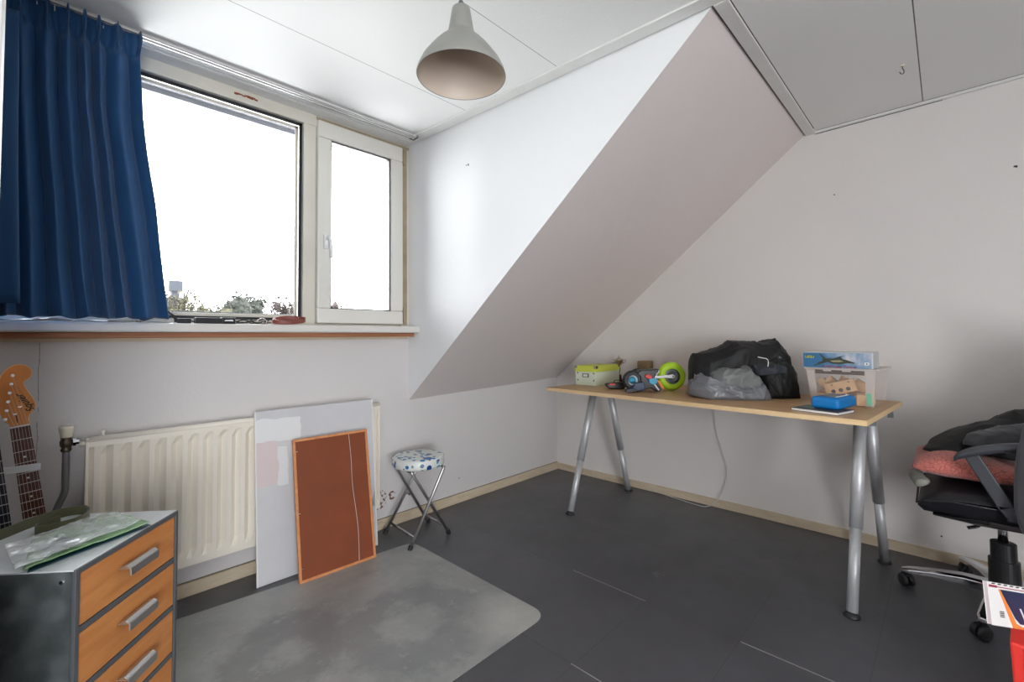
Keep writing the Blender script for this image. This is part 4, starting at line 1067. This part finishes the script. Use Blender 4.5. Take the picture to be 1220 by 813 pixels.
b = NB(); text_bm(b, 'Revell', .014, T(-.0016, kw*(1-.112), kh*.70) @ TM, .0002, 0, .0004); obj('logo_text', b, M['ink'], art)
b = NB(); text_bm(b, 'F-14D Super Tomcat', .0155, T(-.0013, kw*(1-.54), kh*.085) @ TM, .0002, .25, .0003); obj('title_text', b, M['red_ink'], art)
b = NB(); flatpoly(b, [(.90, .22), (.965, .22), (.965, .40), (.90, .40)]); obj('number_patch', b, M['white'], art)
b = NB(); flatpoly(b, [(.925, .27), (.942, .27), (.942, .35), (.925, .35)], -.0015); obj('number_mark', b, M['navy'], art)

# magazine and blue pouch
bk = thing('thin_book', 'thin white book with a dark green cover lying under the blue pouch', 'book', (2.224, .327, ZT), math.radians(-15.6+90))
# local X runs along the front edge towards the far left, local -Y... depth to the wall is -Y
b = NB(); box(b, (0.001, -.139, .0015), (.178, -.001, .010)); obj('page_block', b, M['white'], bk)
b = NB(); box(b, (0, -.141, 0), (.180, 0, .0014)); box(b, (0, -.141, .0101), (.180, 0, .0115)); cv = obj('cover', b, M['dark_card'], bk)
b = NB(); box(b, (.118, -.13, .0115), (.170, -.04, .0119)); obj('cover_print', b, M['green_panel'], cv, label='green cover print')
po = thing('blue_pouch', 'bright blue zipped pouch lying on the thin book on the desk', 'pouch', (2.285, .330, ZT+.0122), math.radians(-12))
b = NB(); box(b, (0, 0, 0), (.185, .108, .050)); o = obj('body', b, M['sky_blue'], po, bevel=.016, seg=5, smooth=True)
b = NB(); box(b, (.035, .018, .0498), (.13, .085, .0515)); obj('flap', b, M['galv'], po, bevel=.001, label='grey window flap')
b = NB(); tube(b, [(.03, .020, .052), (.15, .018, .052)], .002, 6); tube(b, [(.14, .02, .053), (.165, .035, .052)], .003, 6); obj('zip', b, M['white_plastic'], po)

# desk cable
b = NB(); tube(b, spline([(2.9, 1.06, .752), (2.96, 1.075, .72), (3.02, 1.095, .60), (3.02, 1.09, .50), (3.02, 1.05, .36), (3.022, 1.03, .25), (3.022, 1.05, .13), (3.005, 1.10, .04), (2.985, 1.15, .006), (2.975, 1.20, .005), (2.99, 1.30, .005), (3.015, 1.45, .008), (3.022, 1.58, .03)], 8), .0026, 8)
o = obj('power_cable', b, M['cable_white'], smooth=True); tag(o, 'thin grey cable hanging from the desk down to the baseboard', 'cable')

# ------------------------------------------------------------------ office chair
ch = thing('office_chair', 'black office chair with chrome star base at the right edge', 'office chair', (2.66, -.135, 0))
b = NB(); lathe(b, [(0, .075), (.038, .075), (.042, .09), (.036, .105), (0, .105)], 28); obj('hub', b, M['chrome'], ch, smooth=True)
for k in range(5):
    a_ = math.radians(94+72*k); R_ = .29
    d = Vector((math.cos(a_), math.sin(a_), 0)); s = Vector((-d.y, d.x, 0))
    b = NB()
    rows = []
    for t, w, zt, zb in ((.03, .034, .110, .070), (.12, .029, .112, .076), (.22, .024, .100, .074), (.29, .020, .086, .064), (.312, .012, .080, .064)):
        rows.append([b.verts.new(d*t+s*w*q+Vector((0, 0, z))) for q, z in ((-1, zb), (-1, zt-.006), (-.6, zt), (.6, zt), (1, zt-.006), (1, zb))])
    for r0, r1 in zip(rows, rows[1:]):
        for j in range(6): b.faces.new((r0[j], r0[(j+1) % 6], r1[(j+1) % 6], r1[j]))
    b.faces.new(rows[0]); b.faces.new(rows[-1][::-1])
    arm = obj('base_arm', b, M['chrome'], ch, bevel=.003)
    b = NB(); c_ = d*R_
    sw = a_+.5*math.sin(k*2.1)+.6
    ax = Vector((math.cos(sw), math.sin(sw), 0)); fw = Vector((-ax.y, ax.x, 0)); cc = c_-fw*.012
    for sg in (-1, 1):
        Mx = Matrix.Translation(cc+ax*.013*sg+Vector((0, 0, .0265))) @ ax.to_track_quat('Z', 'Y').to_matrix().to_4x4()
        lathe(b, [(0, -.009), (.020, -.009), (.0255, -.006), (.0262, 0), (.0255, .006), (.020, .009), (0, .009)], 24, Mx)
    wh = obj('caster', b, M['rubber'], arm, smooth=True)
    b = NB()
    Mx = Matrix.Translation(cc+Vector((0, 0, .030))) @ ax.to_track_quat('Z', 'Y').to_matrix().to_4x4()
    lathe(b, [(0, -.005), (.029, -.005), (.029, .005), (0, .005)], 24, Mx); tube(b, [c_+Vector((0, 0, .045)), c_+Vector((0, 0, .072))], .008, 10); obj('caster_hood', b, M['black_plastic'], wh)
b = NB(); lathe(b, [(0, .10), (.046, .10), (.045, .205), (.038, .207), (.0375, .272), (.012, .274), (0, .274)], 28); obj('column_cover', b, M['black_plastic'], ch, smooth=False, bevel=.001)
b = NB(); lathe(b, [(0, .27), (.015, .27), (.015, .39), (0, .39)], 20); obj('gas_lift', b, M['chrome'], ch, smooth=True)
b = NB(); cbox(b, (0, 0, .385), (.17, .20, .028)); lathe(b, [(0, .36), (.03, .36), (.035, .38), (0, .38)], 20); cbox(b, (-.16, -.01, .400), (.16, .11, .020)); cbox(b, (.16, -.01, .400), (.16, .11, .020)); obj('mechanism', b, M['black_plastic'], ch, bevel=.004)
b = NB(); tube(b, [(-.05, .03, .385), (-.07, .045, .372), (-.072, .055, .350)], .005, 8); tube(b, spline([(-.068, .050, .352), (-.075, .075, .336), (-.082, .10, .326)], 5), [.006]*4+[.011]*7, 10, flat=.5); obj('height_lever', b, M['black_plastic'], ch, smooth=True)
# seat: waterfall front towards +Y
b = NB()
def seatf(u, v, top=True):
    x = -.25+.5*u; y = -.25+.49*v
    ex = 1-abs(2*u-1)**4; ey = 1-abs(2*v-1)**5
    z = .458+.046*(max(ex*ey, 0))**.5+.012*math.cos(PI*(v-.5))
    if v > .8: z -= .030*((v-.8)/.2)**2
    z += .004*noise.noise(Vector((x*9, y*9, 0)))
    return Vector((x*(1-.04*(abs(2*v-1)**6)), y, z))
vs = grid(b, 30, 30, seatf)
def seatb(u, v):
    x = -.25+.5*u; y = -.25+.49*v
    dpt = (1-abs(2*u-1)**3)*(1-abs(2*v-1)**4)
    return Vector((x*(1-.04*(abs(2*v-1)**6)), y, .458-.078*max(dpt, 0)**.3-(.03*((v-.8)/.2)**2 if v > .8 else 0)))
grid(b, 30, 30, seatb)
bmesh.ops.remove_doubles(b, verts=b.verts[:], dist=.002)
obj('seat', b, M['leather'], ch, smooth=True)
b = NB()
pts = [Vector((-.25+.5*t, .245, .436)) for t in [k/10 for k in range(11)]]
tube(b, [(-.252, -.2, .462), (-.252, .15, .462), (-.250, .21, .450), (-.24, .242, .436), (0, .246, .436), (.24, .242, .436), (.250, .21, .45), (.252, .15, .462)], .004, 8); obj('seat_piping', b, M['leather'], ch, smooth=True)
b = NB(); hexa(b, [(-.15, .06, .362), (.15, .06, .362), (.16, -.15, .37), (-.16, -.15, .37)], [(-.232, .205, .395), (.232, .205, .395), (.235, -.2, .42), (-.235, -.2, .42)]); obj('seat_pan', b, M['leather'], ch, bevel=.012, smooth=True)
# backrest (out of frame to the right)
b = NB()
def backf(u, v):
    x = -.23+.46*u; z = .56+.52*v
    return Vector((x, -.27-.06*v+.03*(2*u-1)**2-.0, z))
grid(b, 16, 16, backf); obj('backrest', b, M['leather'], ch, smooth=True, solid=.06)
b = NB(); tube(b, [(0, -.10, .40), (0, -.28, .42), (0, -.31, .60)], .02, 10); obj('back_support', b, M['black_plastic'], ch)
for sx in (-1, 1):
    b = NB()
    pth = spline([(sx*.262, .132, .628), (sx*.262, .115, .645), (sx*.262, .07, .668), (sx*.262, .0, .690), (sx*.262, -.08, .702), (sx*.262, -.19, .704)], 6)
    fr = frames(pth); rows = []
    for i, p in enumerate(pth):
        t = i/(len(pth)-1); w = .018+.010*min(1, t*4); hgt = .007+.007*min(1, t*3)
        rows.append([b.verts.new(p+Vector((q*w, 0, 0))+Vector((0, 0, z))) for q, z in ((-1, 0), (-.8, hgt), (.8, hgt), (1, 0), (.8, -hgt), (-.8, -hgt))])
    for r0, r1 in zip(rows, rows[1:]):
        for j in range(6): b.faces.new((r0[j], r0[(j+1) % 6], r1[(j+1) % 6], r1[j]))
    b.faces.new(rows[0]); b.faces.new(rows[-1][::-1])
    ar = obj('armrest', b, M['arm_plastic'], ch, bevel=.002, smooth=True)
    b = NB()
    def bar(bm, p, q, w, th):
        p = Vector(p); q = Vector(q); d = (q-p).normalized(); n_ = Vector((0, -d.z, d.y))
        hexa(bm, [p+n_*w+Vector((-th, 0, 0)), p-n_*w+Vector((-th, 0, 0)), p-n_*w+Vector((th, 0, 0)), p+n_*w+Vector((th, 0, 0))], [q+n_*w+Vector((-th, 0, 0)), q-n_*w+Vector((-th, 0, 0)), q-n_*w+Vector((th, 0, 0)), q+n_*w+Vector((th, 0, 0))])
    bar(b, (sx*.262, .085, .652), (sx*.262, .000, .475), .021, .014)
    bar(b, (sx*.262, -.17, .695), (sx*.262, -.10, .475), .021, .014)
    hexa(b, [(sx*.262-.014, .03, .485), (sx*.262+.014, .03, .485), (sx*.262+.014, -.15, .495), (sx*.262-.014, -.15, .495)], [(sx*.262-.014, .0, .440), (sx*.262+.014, .0, .440), (sx*.262+.014, -.10, .440), (sx*.262-.014, -.10, .440)])
    box(b, (min(sx*.16, sx*.276), -.06, .432), (max(sx*.16, sx*.276), .0, .446))
    obj('arm_bracket', b, M['arm_plastic'], ar, bevel=.004)
    b = NB(); tube(b, [(sx*.278, -.045, .468), (sx*.274, -.045, .468)], .008, 14); obj('bolt', b, M['chrome'], ar)

# cushion, rag and jackets on the chair
cu = thing('coral_cushion', 'coral pink textured cushion lying on the seat of the office chair', 'cushion', (2.65, -.03, .515))
b = NB()
def cush(u, v, s):
    x = -.20+.40*u; y = -.20+.35*v
    d = (1-abs(2*u-1)**2.6)*(1-abs(2*v-1)**2.6); d = max(d, 0)**.45
    z = .050+s*.042*d+.006*noise.noise(Vector((x*10, y*10, 1)))
    if s > 0: z += .030*math.exp(-((y-.06)/.08)**2)*d
    return Vector((x, y, z+.012*v*0))
grid(b, 34, 34, lambda u, v: cush(u, v, 1)); grid(b, 34, 34, lambda u, v: cush(u, v, -1))
bmesh.ops.remove_doubles(b, verts=b.verts[:], dist=.002)
obj('cover', b, M['cushion'], cu, smooth=True)
b = NB(); loaf(b, -.07, .09, [(-.07, .004), (0, .012), (.09, .006)], [(-.07, -.022), (.09, -.02)], [(-.07, -.02), (.09, -.02)], [(-.07, .03), (.09, .03)], 30, 20, amp=.006, seed=3, freq=14)
o = obj('grey_cloth', b, M['grey_rag'], None, smooth=True); o.location = (2.56, .105, .508); o.rotation_euler = (math.radians(-30), 0, .2); tag(o, 'crumpled grey green cloth at the front edge of the chair seat', 'cloth')
J0 = (2.74, -.115)
jc = thing('black_coat', 'black coat draped over the coral cushion on the office chair', 'coat', (J0[0], J0[1], .0), CA)
b = NB()
def px2x(px, d=1.96): return (px-610)/538.66*d-(.693*J0[0]-.7210*J0[1])
X_ = lambda px: px2x(px)
loaf(b, X_(1084), X_(1236), [(X_(1084), .626), (X_(1096), .648), (X_(1108), .672), (X_(1120), .694), (X_(1145), .730), (X_(1170), .748), (X_(1178), .770), (X_(1200), .786), (X_(1236), .82)],
     [(X_(1084), .615), (X_(1105), .625), (X_(1130), .615), (X_(1160), .59), (X_(1236), .58)], [(X_(1084), -.03), (X_(1130), -.09), (X_(1236), -.12)], [(X_(1084), .05), (X_(1130), .10), (X_(1236), .09)], 110, 56, amp=.008, fold=(.5, .8, 1.2), seed=31, freq=7, ang=.4, power=.9, endp=.4)
obj('coat_body', b, M['black_cloth'], jc, smooth=True)
b = NB()
loaf(b, X_(1104), X_(1196), [(X_(1104), .675), (X_(1112), .712), (X_(1132), .728), (X_(1162), .744), (X_(1196), .752)], [(X_(1104), .66), (X_(1124), .645), (X_(1196), .645)], [(X_(1104), -.150), (X_(1162), -.185), (X_(1196), -.19)], [(X_(1104), -.05), (X_(1196), -.05)], 60, 40, amp=.006, seed=35, freq=6, power=.8, endp=.35)
sv = obj('sleeve', b, M['char_cloth'], jc, smooth=True, label='charcoal grey sleeve')
b = NB(); tube(b, spline([(X_(1150), -.186, .690), (X_(1158), -.194, .706), (X_(1170), -.196, .720), (X_(1190), -.196, .728)], 6), .0018, 6); obj('zip', b, M['chrome'], sv)
jh = thing('grey_hoodie', 'dark grey garment hanging down over the chair armrest at the right edge', 'hoodie', (0, 0, 0))
b = NB()
ps = spline([(2.345, -.235, .82), (2.345, -.220, .74), (2.345, -.205, .66), (2.35, -.203, .56), (2.35, -.198, .47), (2.352, -.214, .415)], 6)
tube(b, ps, [.040]*4+[.048]*10+[.050]*10+[.046]*5+[.03]*2, 20, flat=.5)
for v_ in b.verts: v_.co += Vector((0, .004, .003))*noise.noise(v_.co*22)
obj('sleeve', b, M['char_cloth'], jh, smooth=True)
b = NB(); loaf(b, -.20, .05, [(-.20, .07), (.05, .10)], [(-.20, 0), (.05, .0)], [(-.2, -.07), (.05, -.05)], [(-.2, .05), (.05, .05)], 40, 30, amp=.008, seed=50, freq=8)
bmesh.ops.transform(b, matrix=T(2.55, -.29, .75) @ RZ(0), verts=b.verts[:]); obj('body_bundle', b, M['char_cloth'], jh, smooth=True)

# ------------------------------------------------------------------ red bag and book bottom right
rb = thing('red_bag', 'bright red shopping bag standing on the floor at the lower right corner', 'bag', (1.829, -.100, 0), math.radians(-95))
b = NB(); hexa(b, [(.004, .0, 0), (.30, .0, 0), (.30, .17, 0), (.004, .17, 0)], [(-.004, .0, .268), (.30, .0, .252), (.30, .17, .252), (-.004, .17, .268)])
obj('bag_body', b, M['red_bag'], rb, bevel=.006)
b = NB(); box(b, (.022, -.003, .01), (.027, .002, .26)); obj('side_seam', b, M['red'], rb)
b = NB(); hexa(b, [(.06, .09, .25), (.28, .09, .25), (.28, .165, .25), (.06, .165, .25)], [(.09, .10, .35), (.26, .10, .34), (.26, .15, .34), (.09, .15, .35)]); obj('folded_top', b, M['red_bag'], rb, bevel=.008)
TL = Vector((1.7955, -.0577, .4266)); BL = Vector((1.7632, -.0623, .3272))
hb = thing('hardback_book', 'white book with orange stripe and navy panel leaning on the red bag', 'book', tuple(BL))
uy = (TL-BL).normalized(); ux = Vector((.0780, -.0618, -.0246)); ux = (ux-uy*ux.dot(uy)).normalized(); uz = ux.cross(uy).normalized()
mr = Matrix((ux, uy, uz)).transposed().to_4x4(); hb.matrix_world = T(*BL) @ mr
bw2_, bh2_ = .17, (TL-BL).length
b = NB(); box(b, (.001, .001, -.010), (bw2_, bh2_-.001, -.0015)); obj('page_block', b, M['paper_pink'], hb)
b = NB(); box(b, (0, 0, -.0015), (bw2_+.001, bh2_, 0)); box(b, (0, 0, -.0115), (bw2_+.001, bh2_, -.010)); cvr = obj('cover', b, M['white'], hb, bevel=.0006)
b = NB(); prism(b, [(.034, bh2_*.86), (.042, bh2_*.86), (.080, .012), (.098, .006), (bw2_, .006), (bw2_, -.0), (.068, .0)], 0, .0006); obj('stripe', b, M['orange'], cvr, label='orange stripe')
b = NB(); prism(b, [(.039, bh2_*.86), (bw2_, bh2_*.86), (bw2_, .012), (.092, .012), (.078, .024)], .0006, .0012); obj('navy_panel', b, M['navy'], cvr, label='navy panel')
b = NB(); prism(b, [(0.03, bh2_*.90), (bw2_, bh2_*.90), (bw2_, bh2_*.92), (0.03, bh2_*.92)], 0, .0006)
prism(b, [(.004, bh2_*.885), (.03, bh2_*.885), (.03, bh2_*.94), (.004, bh2_*.94)], 0, .0006)
obj('red_line', b, M['red_ink'], cvr)
b = NB()
for k in range(9): prism(b, [(.012+k*.02, bh2_*.962), (.022+k*.02, bh2_*.962), (.026+k*.02, bh2_*.99), (.016+k*.02, bh2_*.99)], 0, .0007)
obj('dash_pattern', b, M['ink'], cvr)
b = NB(); text_bm(b, 'V', .040, T(.108, .034, .0013) @ RZ(.0), .0002, 0, .0008); obj('title_letter', b, M['white'], cvr)
b = NB()
for k in range(4): box(b, (.030, .022+k*.004, 0), (.044, .0245+k*.004, .0005))
obj('small_print', b, M['dark_card'], cvr)

# ------------------------------------------------------------------ things on the window sill
SZ = 1.1765
b = NB(); 
for k, (dx, dy) in enumerate(((0, 0), (.005, .006), (.01, -.004), (.014, .004))):
    tube(b, spline([(.26+dx, 2.325+dy, SZ+.004), (.335+dx, 2.32+dy, SZ+.052-.006*k), (.365+dx, 2.32, SZ+.045-.004*k), (.382+dx*.6, 2.325, SZ+.02), (.386+dx*.5, 2.33, SZ+.005)], 6), .0022, 6)
o = obj('cable_bundle', b, M['rubber'], smooth=True); tag(o, 'black cables arching beside the curtain on the window sill', 'cable')
def adapter(x0, x1, z, label, y=2.33, d=.035):
    t = thing('power_adapter', label, 'power adapter', (x0, y, SZ), 0, 'power adapters on the window sill')
    bm = NB(); box(bm, (0, -d/2, 0), (x1-x0, d/2, z)); obj('case', bm, M['black_plastic'], t, bevel=.003)
    bm = NB(); tube(bm, [(x1-x0-.002, 0, z*.5), (x1-x0+.012, 0, z*.4), (x1-x0+.02, .005, .004)], .0025, 6); obj('lead', bm, M['rubber'], t)
    return t
adapter(.394, .440, .021, 'small flat black adapter next to the cables on the window sill')
adapter(.455, .548, .026, 'longest black power adapter lying on the window sill')
t = adapter(.553, .606, .028, 'black plug adapter with a white patch on the window sill')
b = NB(); prism(b, [(.008, .012), (.045, .012), (.040, .018), (.014, .017)], .0175, .019, RX(PI/2)); obj('label_patch', b, M['white_plastic'], t)
b = NB()
rr = random.Random(5)
for k in range(5):
    pts = [(.615+.028*j+rr.uniform(-.01, .01), 2.335+rr.uniform(-.02, .02), SZ+.004+abs(rr.gauss(0, .007))) for j in range(6)]
    tube(b, spline(pts, 5), .0022, 6)
o = obj('tangled_cable', b, M['rubber'], smooth=True); tag(o, 'tangle of thin black cable between the adapters and the leather ring', 'cable')
b = NB(); tube(b, spline([(.70, 2.325, SZ+.004), (.705, 2.325, SZ+.022), (.725, 2.325, SZ+.026), (.74, 2.325, SZ+.012), (.728, 2.325, SZ+.004), (.71, 2.325, SZ+.006)], 6), .003, 8)
o = obj('earphone_plug', b, M['silver'], smooth=True); tag(o, 'small silver and black looped plug lying on the window sill', 'plug')
b = NB()
def strip_f(u, v):
    x = -.30+.66*u
    return Vector((x, 2.290+.05*v, SZ+.0006+.011*(abs(noise.noise(Vector((x*14, v*2, 3))))+.25)*(1-.5*v)+(.004 if int(u*7) % 2 else 0)*(1-v)))
grid(b, 90, 6, strip_f)
o = obj('paper_strip', b, M['white'], solid=.001); tag(o, 'uneven white paper lining lying on the sill beneath the blue curtain', 'paper')
lr = thing('leather_strap', 'reddish brown leather strap coiled into a ring on the sill by the casement', 'strap', (.845, 2.335, SZ))
b = NB()
N_ = 60; rows = []
for k in range(N_):
    a_ = 2*PI*k/N_; cx, cy = .074*math.cos(a_), .040*math.sin(a_)
    lift = .026*(.5+.5*math.sin(a_+.5))
    rows.append([b.verts.new((cx*(1+q*.03), cy*(1+q*.05), max(.0, lift)*1.0+z)) for q, z in ((-1, 0), (1, 0), (1, .020), (-1, .020))])
for k in range(N_):
    r0, r1 = rows[k], rows[(k+1) % N_]
    for j in range(4): b.faces.new((r0[j], r0[(j+1) % 4], r1[(j+1) % 4], r1[j]))
obj('outer_coil', b, M['terracotta'], lr, smooth=False)
b = NB(); rows = []
for k in range(N_):
    a_ = 2*PI*k/N_; cx, cy = .056*math.cos(a_)-.012, .030*math.sin(a_)
    rows.append([b.verts.new((cx*(1+q*.03), cy*(1+q*.05), .004+.024*(.5+.5*math.sin(a_+.5))+z)) for q, z in ((-1, 0), (1, 0), (1, .018), (-1, .018))])
for k in range(N_):
    r0, r1 = rows[k], rows[(k+1) % N_]
    for j in range(4): b.faces.new((r0[j], r0[(j+1) % 4], r1[(j+1) % 4], r1[j]))
obj('inner_coil', b, M['terracotta'], lr)

# ------------------------------------------------------------------ outside
b = NB(); box(b, (-40, 24, -6.2), (60, 80, -6)); o = struct('ground_outside', b, M['grass'])
b = NB(); box(b, (-1.2, YW+.12, 2.40), (2.4, 2.93, 2.52)); box(b, (-1.2, 2.87, 2.372), (2.4, 2.93, 2.42)); box(b, (-1.2, 2.50, 2.345), (2.4, 2.53, 2.42)); struct('trim_11', b, M['eave'])
b = NB(); box(b, (-1.2, 2.72, .80), (2.4, 2.80, 1.236)); box(b, (-1.2, YW+.12, .8), (2.4, 2.72, .95)); struct('trim_12', b, M['zinc'])
b = NB(); box(b, (-1.2, 2.71, 1.236), (2.4, 2.81, 1.250)); struct('trim_13', b, M['dark_steel'])
def leafy(name, label, m, c, r, n, size, ground=-6, trunk=True, seed=0, group='trees outside the window', bare=0):
    rnd = random.Random(seed)
    t = thing(name, label, 'tree', (c[0], c[1], ground), 0, group)
    bm = NB()
    lobes = [(Vector((rnd.gauss(0, .42)*r[0], rnd.gauss(0, .4)*r[1], rnd.uniform(-.9, .35)*r[2])), rnd.uniform(.35, .6)) for _ in range(16)]
    for _ in range(n):
        L, lr_ = rnd.choice(lobes)
        d = Vector((rnd.gauss(0, 1), rnd.gauss(0, 1), rnd.gauss(0, 1))).normalized()*rnd.uniform(.3, 1)**.5
        p = L+Vector((d.x*r[0]*lr_, d.y*r[1]*lr_, d.z*r[2]*lr_))
        q = Matrix.Rotation(rnd.uniform(0, 6.3), 3, Vector((rnd.gauss(0, 1), rnd.gauss(0, 1), rnd.gauss(0, 1))).normalized())
        s = size*rnd.uniform(.6, 1.4)
        vs = [bm.verts.new(p+Vector((0, 0, c[2]-ground))+q @ Vector(v_)*s) for v_ in ((-.5, 0, 0), (0, -.3, .05), (.5, 0, 0), (0, .3, .05))]
        bm.faces.new(vs)
    rr_ = random.Random(seed+50)
    for L, lr_ in lobes:
        if bare and rr_.random() < .5: continue
        k_ = .45 if bare else .66
        mtx = T(L+Vector((0, 0, c[2]-ground))) @ Matrix.Diagonal((r[0]*lr_*k_, r[1]*lr_*k_, r[2]*lr_*k_, 1))
        ic = bmesh.ops.create_icosphere(bm, subdivisions=3, radius=1, matrix=mtx)
        for v_ in ic['verts']: v_.co += Vector((1, 1, 1))*noise.noise(v_.co*3.1)*.22
    obj('crown', bm, m, t)
    bm = NB(); hgt = c[2]-ground
    tube(bm, [(0, 0, 0), (.05, 0, hgt*.6), (0, 0, hgt+r[2]*.4)], [.28, .2, .05], 10)
    for k in range(9):
        a_ = rnd.uniform(0, 6.3); st_ = hgt*rnd.uniform(.55, .95)
        tube(bm, [(0, 0, st_), (math.cos(a_)*r[0]*.4, math.sin(a_)*r[1]*.4, st_+r[2]*.5), (math.cos(a_)*r[0]*.75, math.sin(a_)*r[1]*.75, st_+r[2]*.9+ (bare and r[2]*.3))], [.10, .05, .015], 6)
    obj('trunk', bm, M['bark'], t)
    return t
leafy('leafy_tree', 'broad dark green tree outside, centred behind the fixed pane', M['leaf_green'], (6.6, 25, 2.05), (1.5, 1.5, 1.9), 7000, .20, seed=1)
leafy('leafy_tree', 'yellowish tree outside just right of the curtain edge', M['leaf_yellow'], (4.0, 24.3, 2.38), (.85, 1.2, 1.7), 2600, .17, seed=2, bare=1)
leafy('leafy_tree', 'low yellow green bush outside between the yellowish and dark green trees', M['leaf_yellow'], (4.4, 21, 1.84), (.72, .7, .9), 2200, .18, seed=3)
leafy('leafy_tree', 'russet tree outside above the leather strap', M['leaf_brown'], (9.0, 25.5, 2.3), (.9, 1.2, 1.7), 2200, .17, seed=4, bare=1)
leafy('leafy_tree', 'bare brownish tree outside seen low through the casement pane', M['leaf_brown'], (12.4, 27, 2.7), (1.1, 1.2, 1.4), 500, .2, seed=5, bare=1)
leafy('leafy_tree', 'sparse grey tree outside at the right edge of the fixed pane', M['leaf_green'], (11.9, 31, 2.5), (.8, 1, 1.6), 260, .2, seed=6, bare=1)
hs = thing('chimney_house', 'distant house with a slate roof and a brick chimney outside the window', 'house', (4.5, 27, -5.7))
b = NB(); box(b, (-2.5, 0, -.3), (2.2, 6, 7.0)); obj('wall', b, M['brick'], hs)
b = NB(); hexa(b, [(-2.6, -.2, 7.0), (2.3, -.2, 7.0), (2.3, 6.2, 7.0), (-2.6, 6.2, 7.0)], [(-.6, 2.8, 8.6), (.6, 2.8, 8.6), (.6, 3.2, 8.6), (-.6, 3.2, 8.6)]); obj('roof', b, M['roof_blue'], hs)
b = NB(); box(b, (-.05, 2.0, 7.2), (.75, 2.9, 8.95)); box(b, (-.15, 1.9, 8.95), (.85, 3.0, 9.1)); obj('chimney', b, M['brick'], hs)
b = NB(); box(b, (.17, 2.2, 9.1), (.53, 2.6, 9.45)); box(b, (.05, 2.1, 9.45), (.65, 2.7, 10.0)); obj('chimney_pot', b, M['roof_blue'], hs)

# ------------------------------------------------------------------ light
w = bpy.data.worlds.new('overcast'); bpy.context.scene.world = w; w.use_nodes = True
nt = w.node_tree; bg = nt.nodes['Background']
bg.inputs[0].default_value = (.94, .965, 1.0, 1); bg.inputs[1].default_value = 5.0
def portal(name, loc, rot, sx, sy):
    L = bpy.data.lights.new(name, 'AREA'); L.shape = 'RECTANGLE'; L.size = sx; L.size_y = sy; L.cycles.is_portal = True
    o = bpy.data.objects.new(name, L); C.objects.link(o); o.location = loc; o.rotation_euler = rot; return o
portal('portal_window', ((XL+XC)/2, YW+.09, 1.72), (math.radians(-90), 0, 0), XC-XL, 1.15)
portal('portal_back', ((FILL_OPENING[0]+FILL_OPENING[1])/2, YB-.02, (FILL_OPENING[2]+FILL_OPENING[3])/2), (math.radians(90), 0, 0), FILL_OPENING[1]-FILL_OPENING[0], FILL_OPENING[3]-FILL_OPENING[2])

# ------------------------------------------------------------------ camera
f_, CY, h_ = 538.66, 384.12, 1.1
ya, pi_, ro = math.radians(43.86), math.radians(2.0337), math.radians(-.5409)
F = Vector((math.cos(ya)*math.cos(pi_), math.sin(ya)*math.cos(pi_), math.sin(pi_)))
R0 = Vector((math.sin(ya), -math.cos(ya), 0)); U0 = R0.cross(F)
R_v = R0*math.cos(ro)+U0*math.sin(ro); U_v = U0*math.cos(ro)-R0*math.sin(ro)
cam = bpy.data.cameras.new('camera'); co = bpy.data.objects.new('camera', cam); C.objects.link(co)
mt = Matrix((R_v, U_v, -F)).transposed().to_4x4(); mt.translation = (0, 0, h_); co.matrix_world = mt
cam.sensor_fit = 'HORIZONTAL'; cam.sensor_width = 36; cam.lens = 36*f_/1220; cam.shift_y = (CY-406.5)/1220; cam.clip_start = .02; cam.clip_end = 300
sc = bpy.context.scene; sc.camera = co
sc.view_settings.view_transform = 'Standard'; sc.view_settings.look = 'None'; sc.view_settings.gamma = 1; sc.view_settings.use_curve_mapping = False
sc.view_settings.exposure = 1.70
sc.cycles.use_denoising = True; sc.cycles.max_bounces = 10; sc.cycles.diffuse_bounces = 6; sc.cycles.transparent_max_bounces = 16
sc.cycles.sample_clamp_indirect = 6; sc.cycles.caustics_reflective = False; sc.cycles.caustics_refractive = False
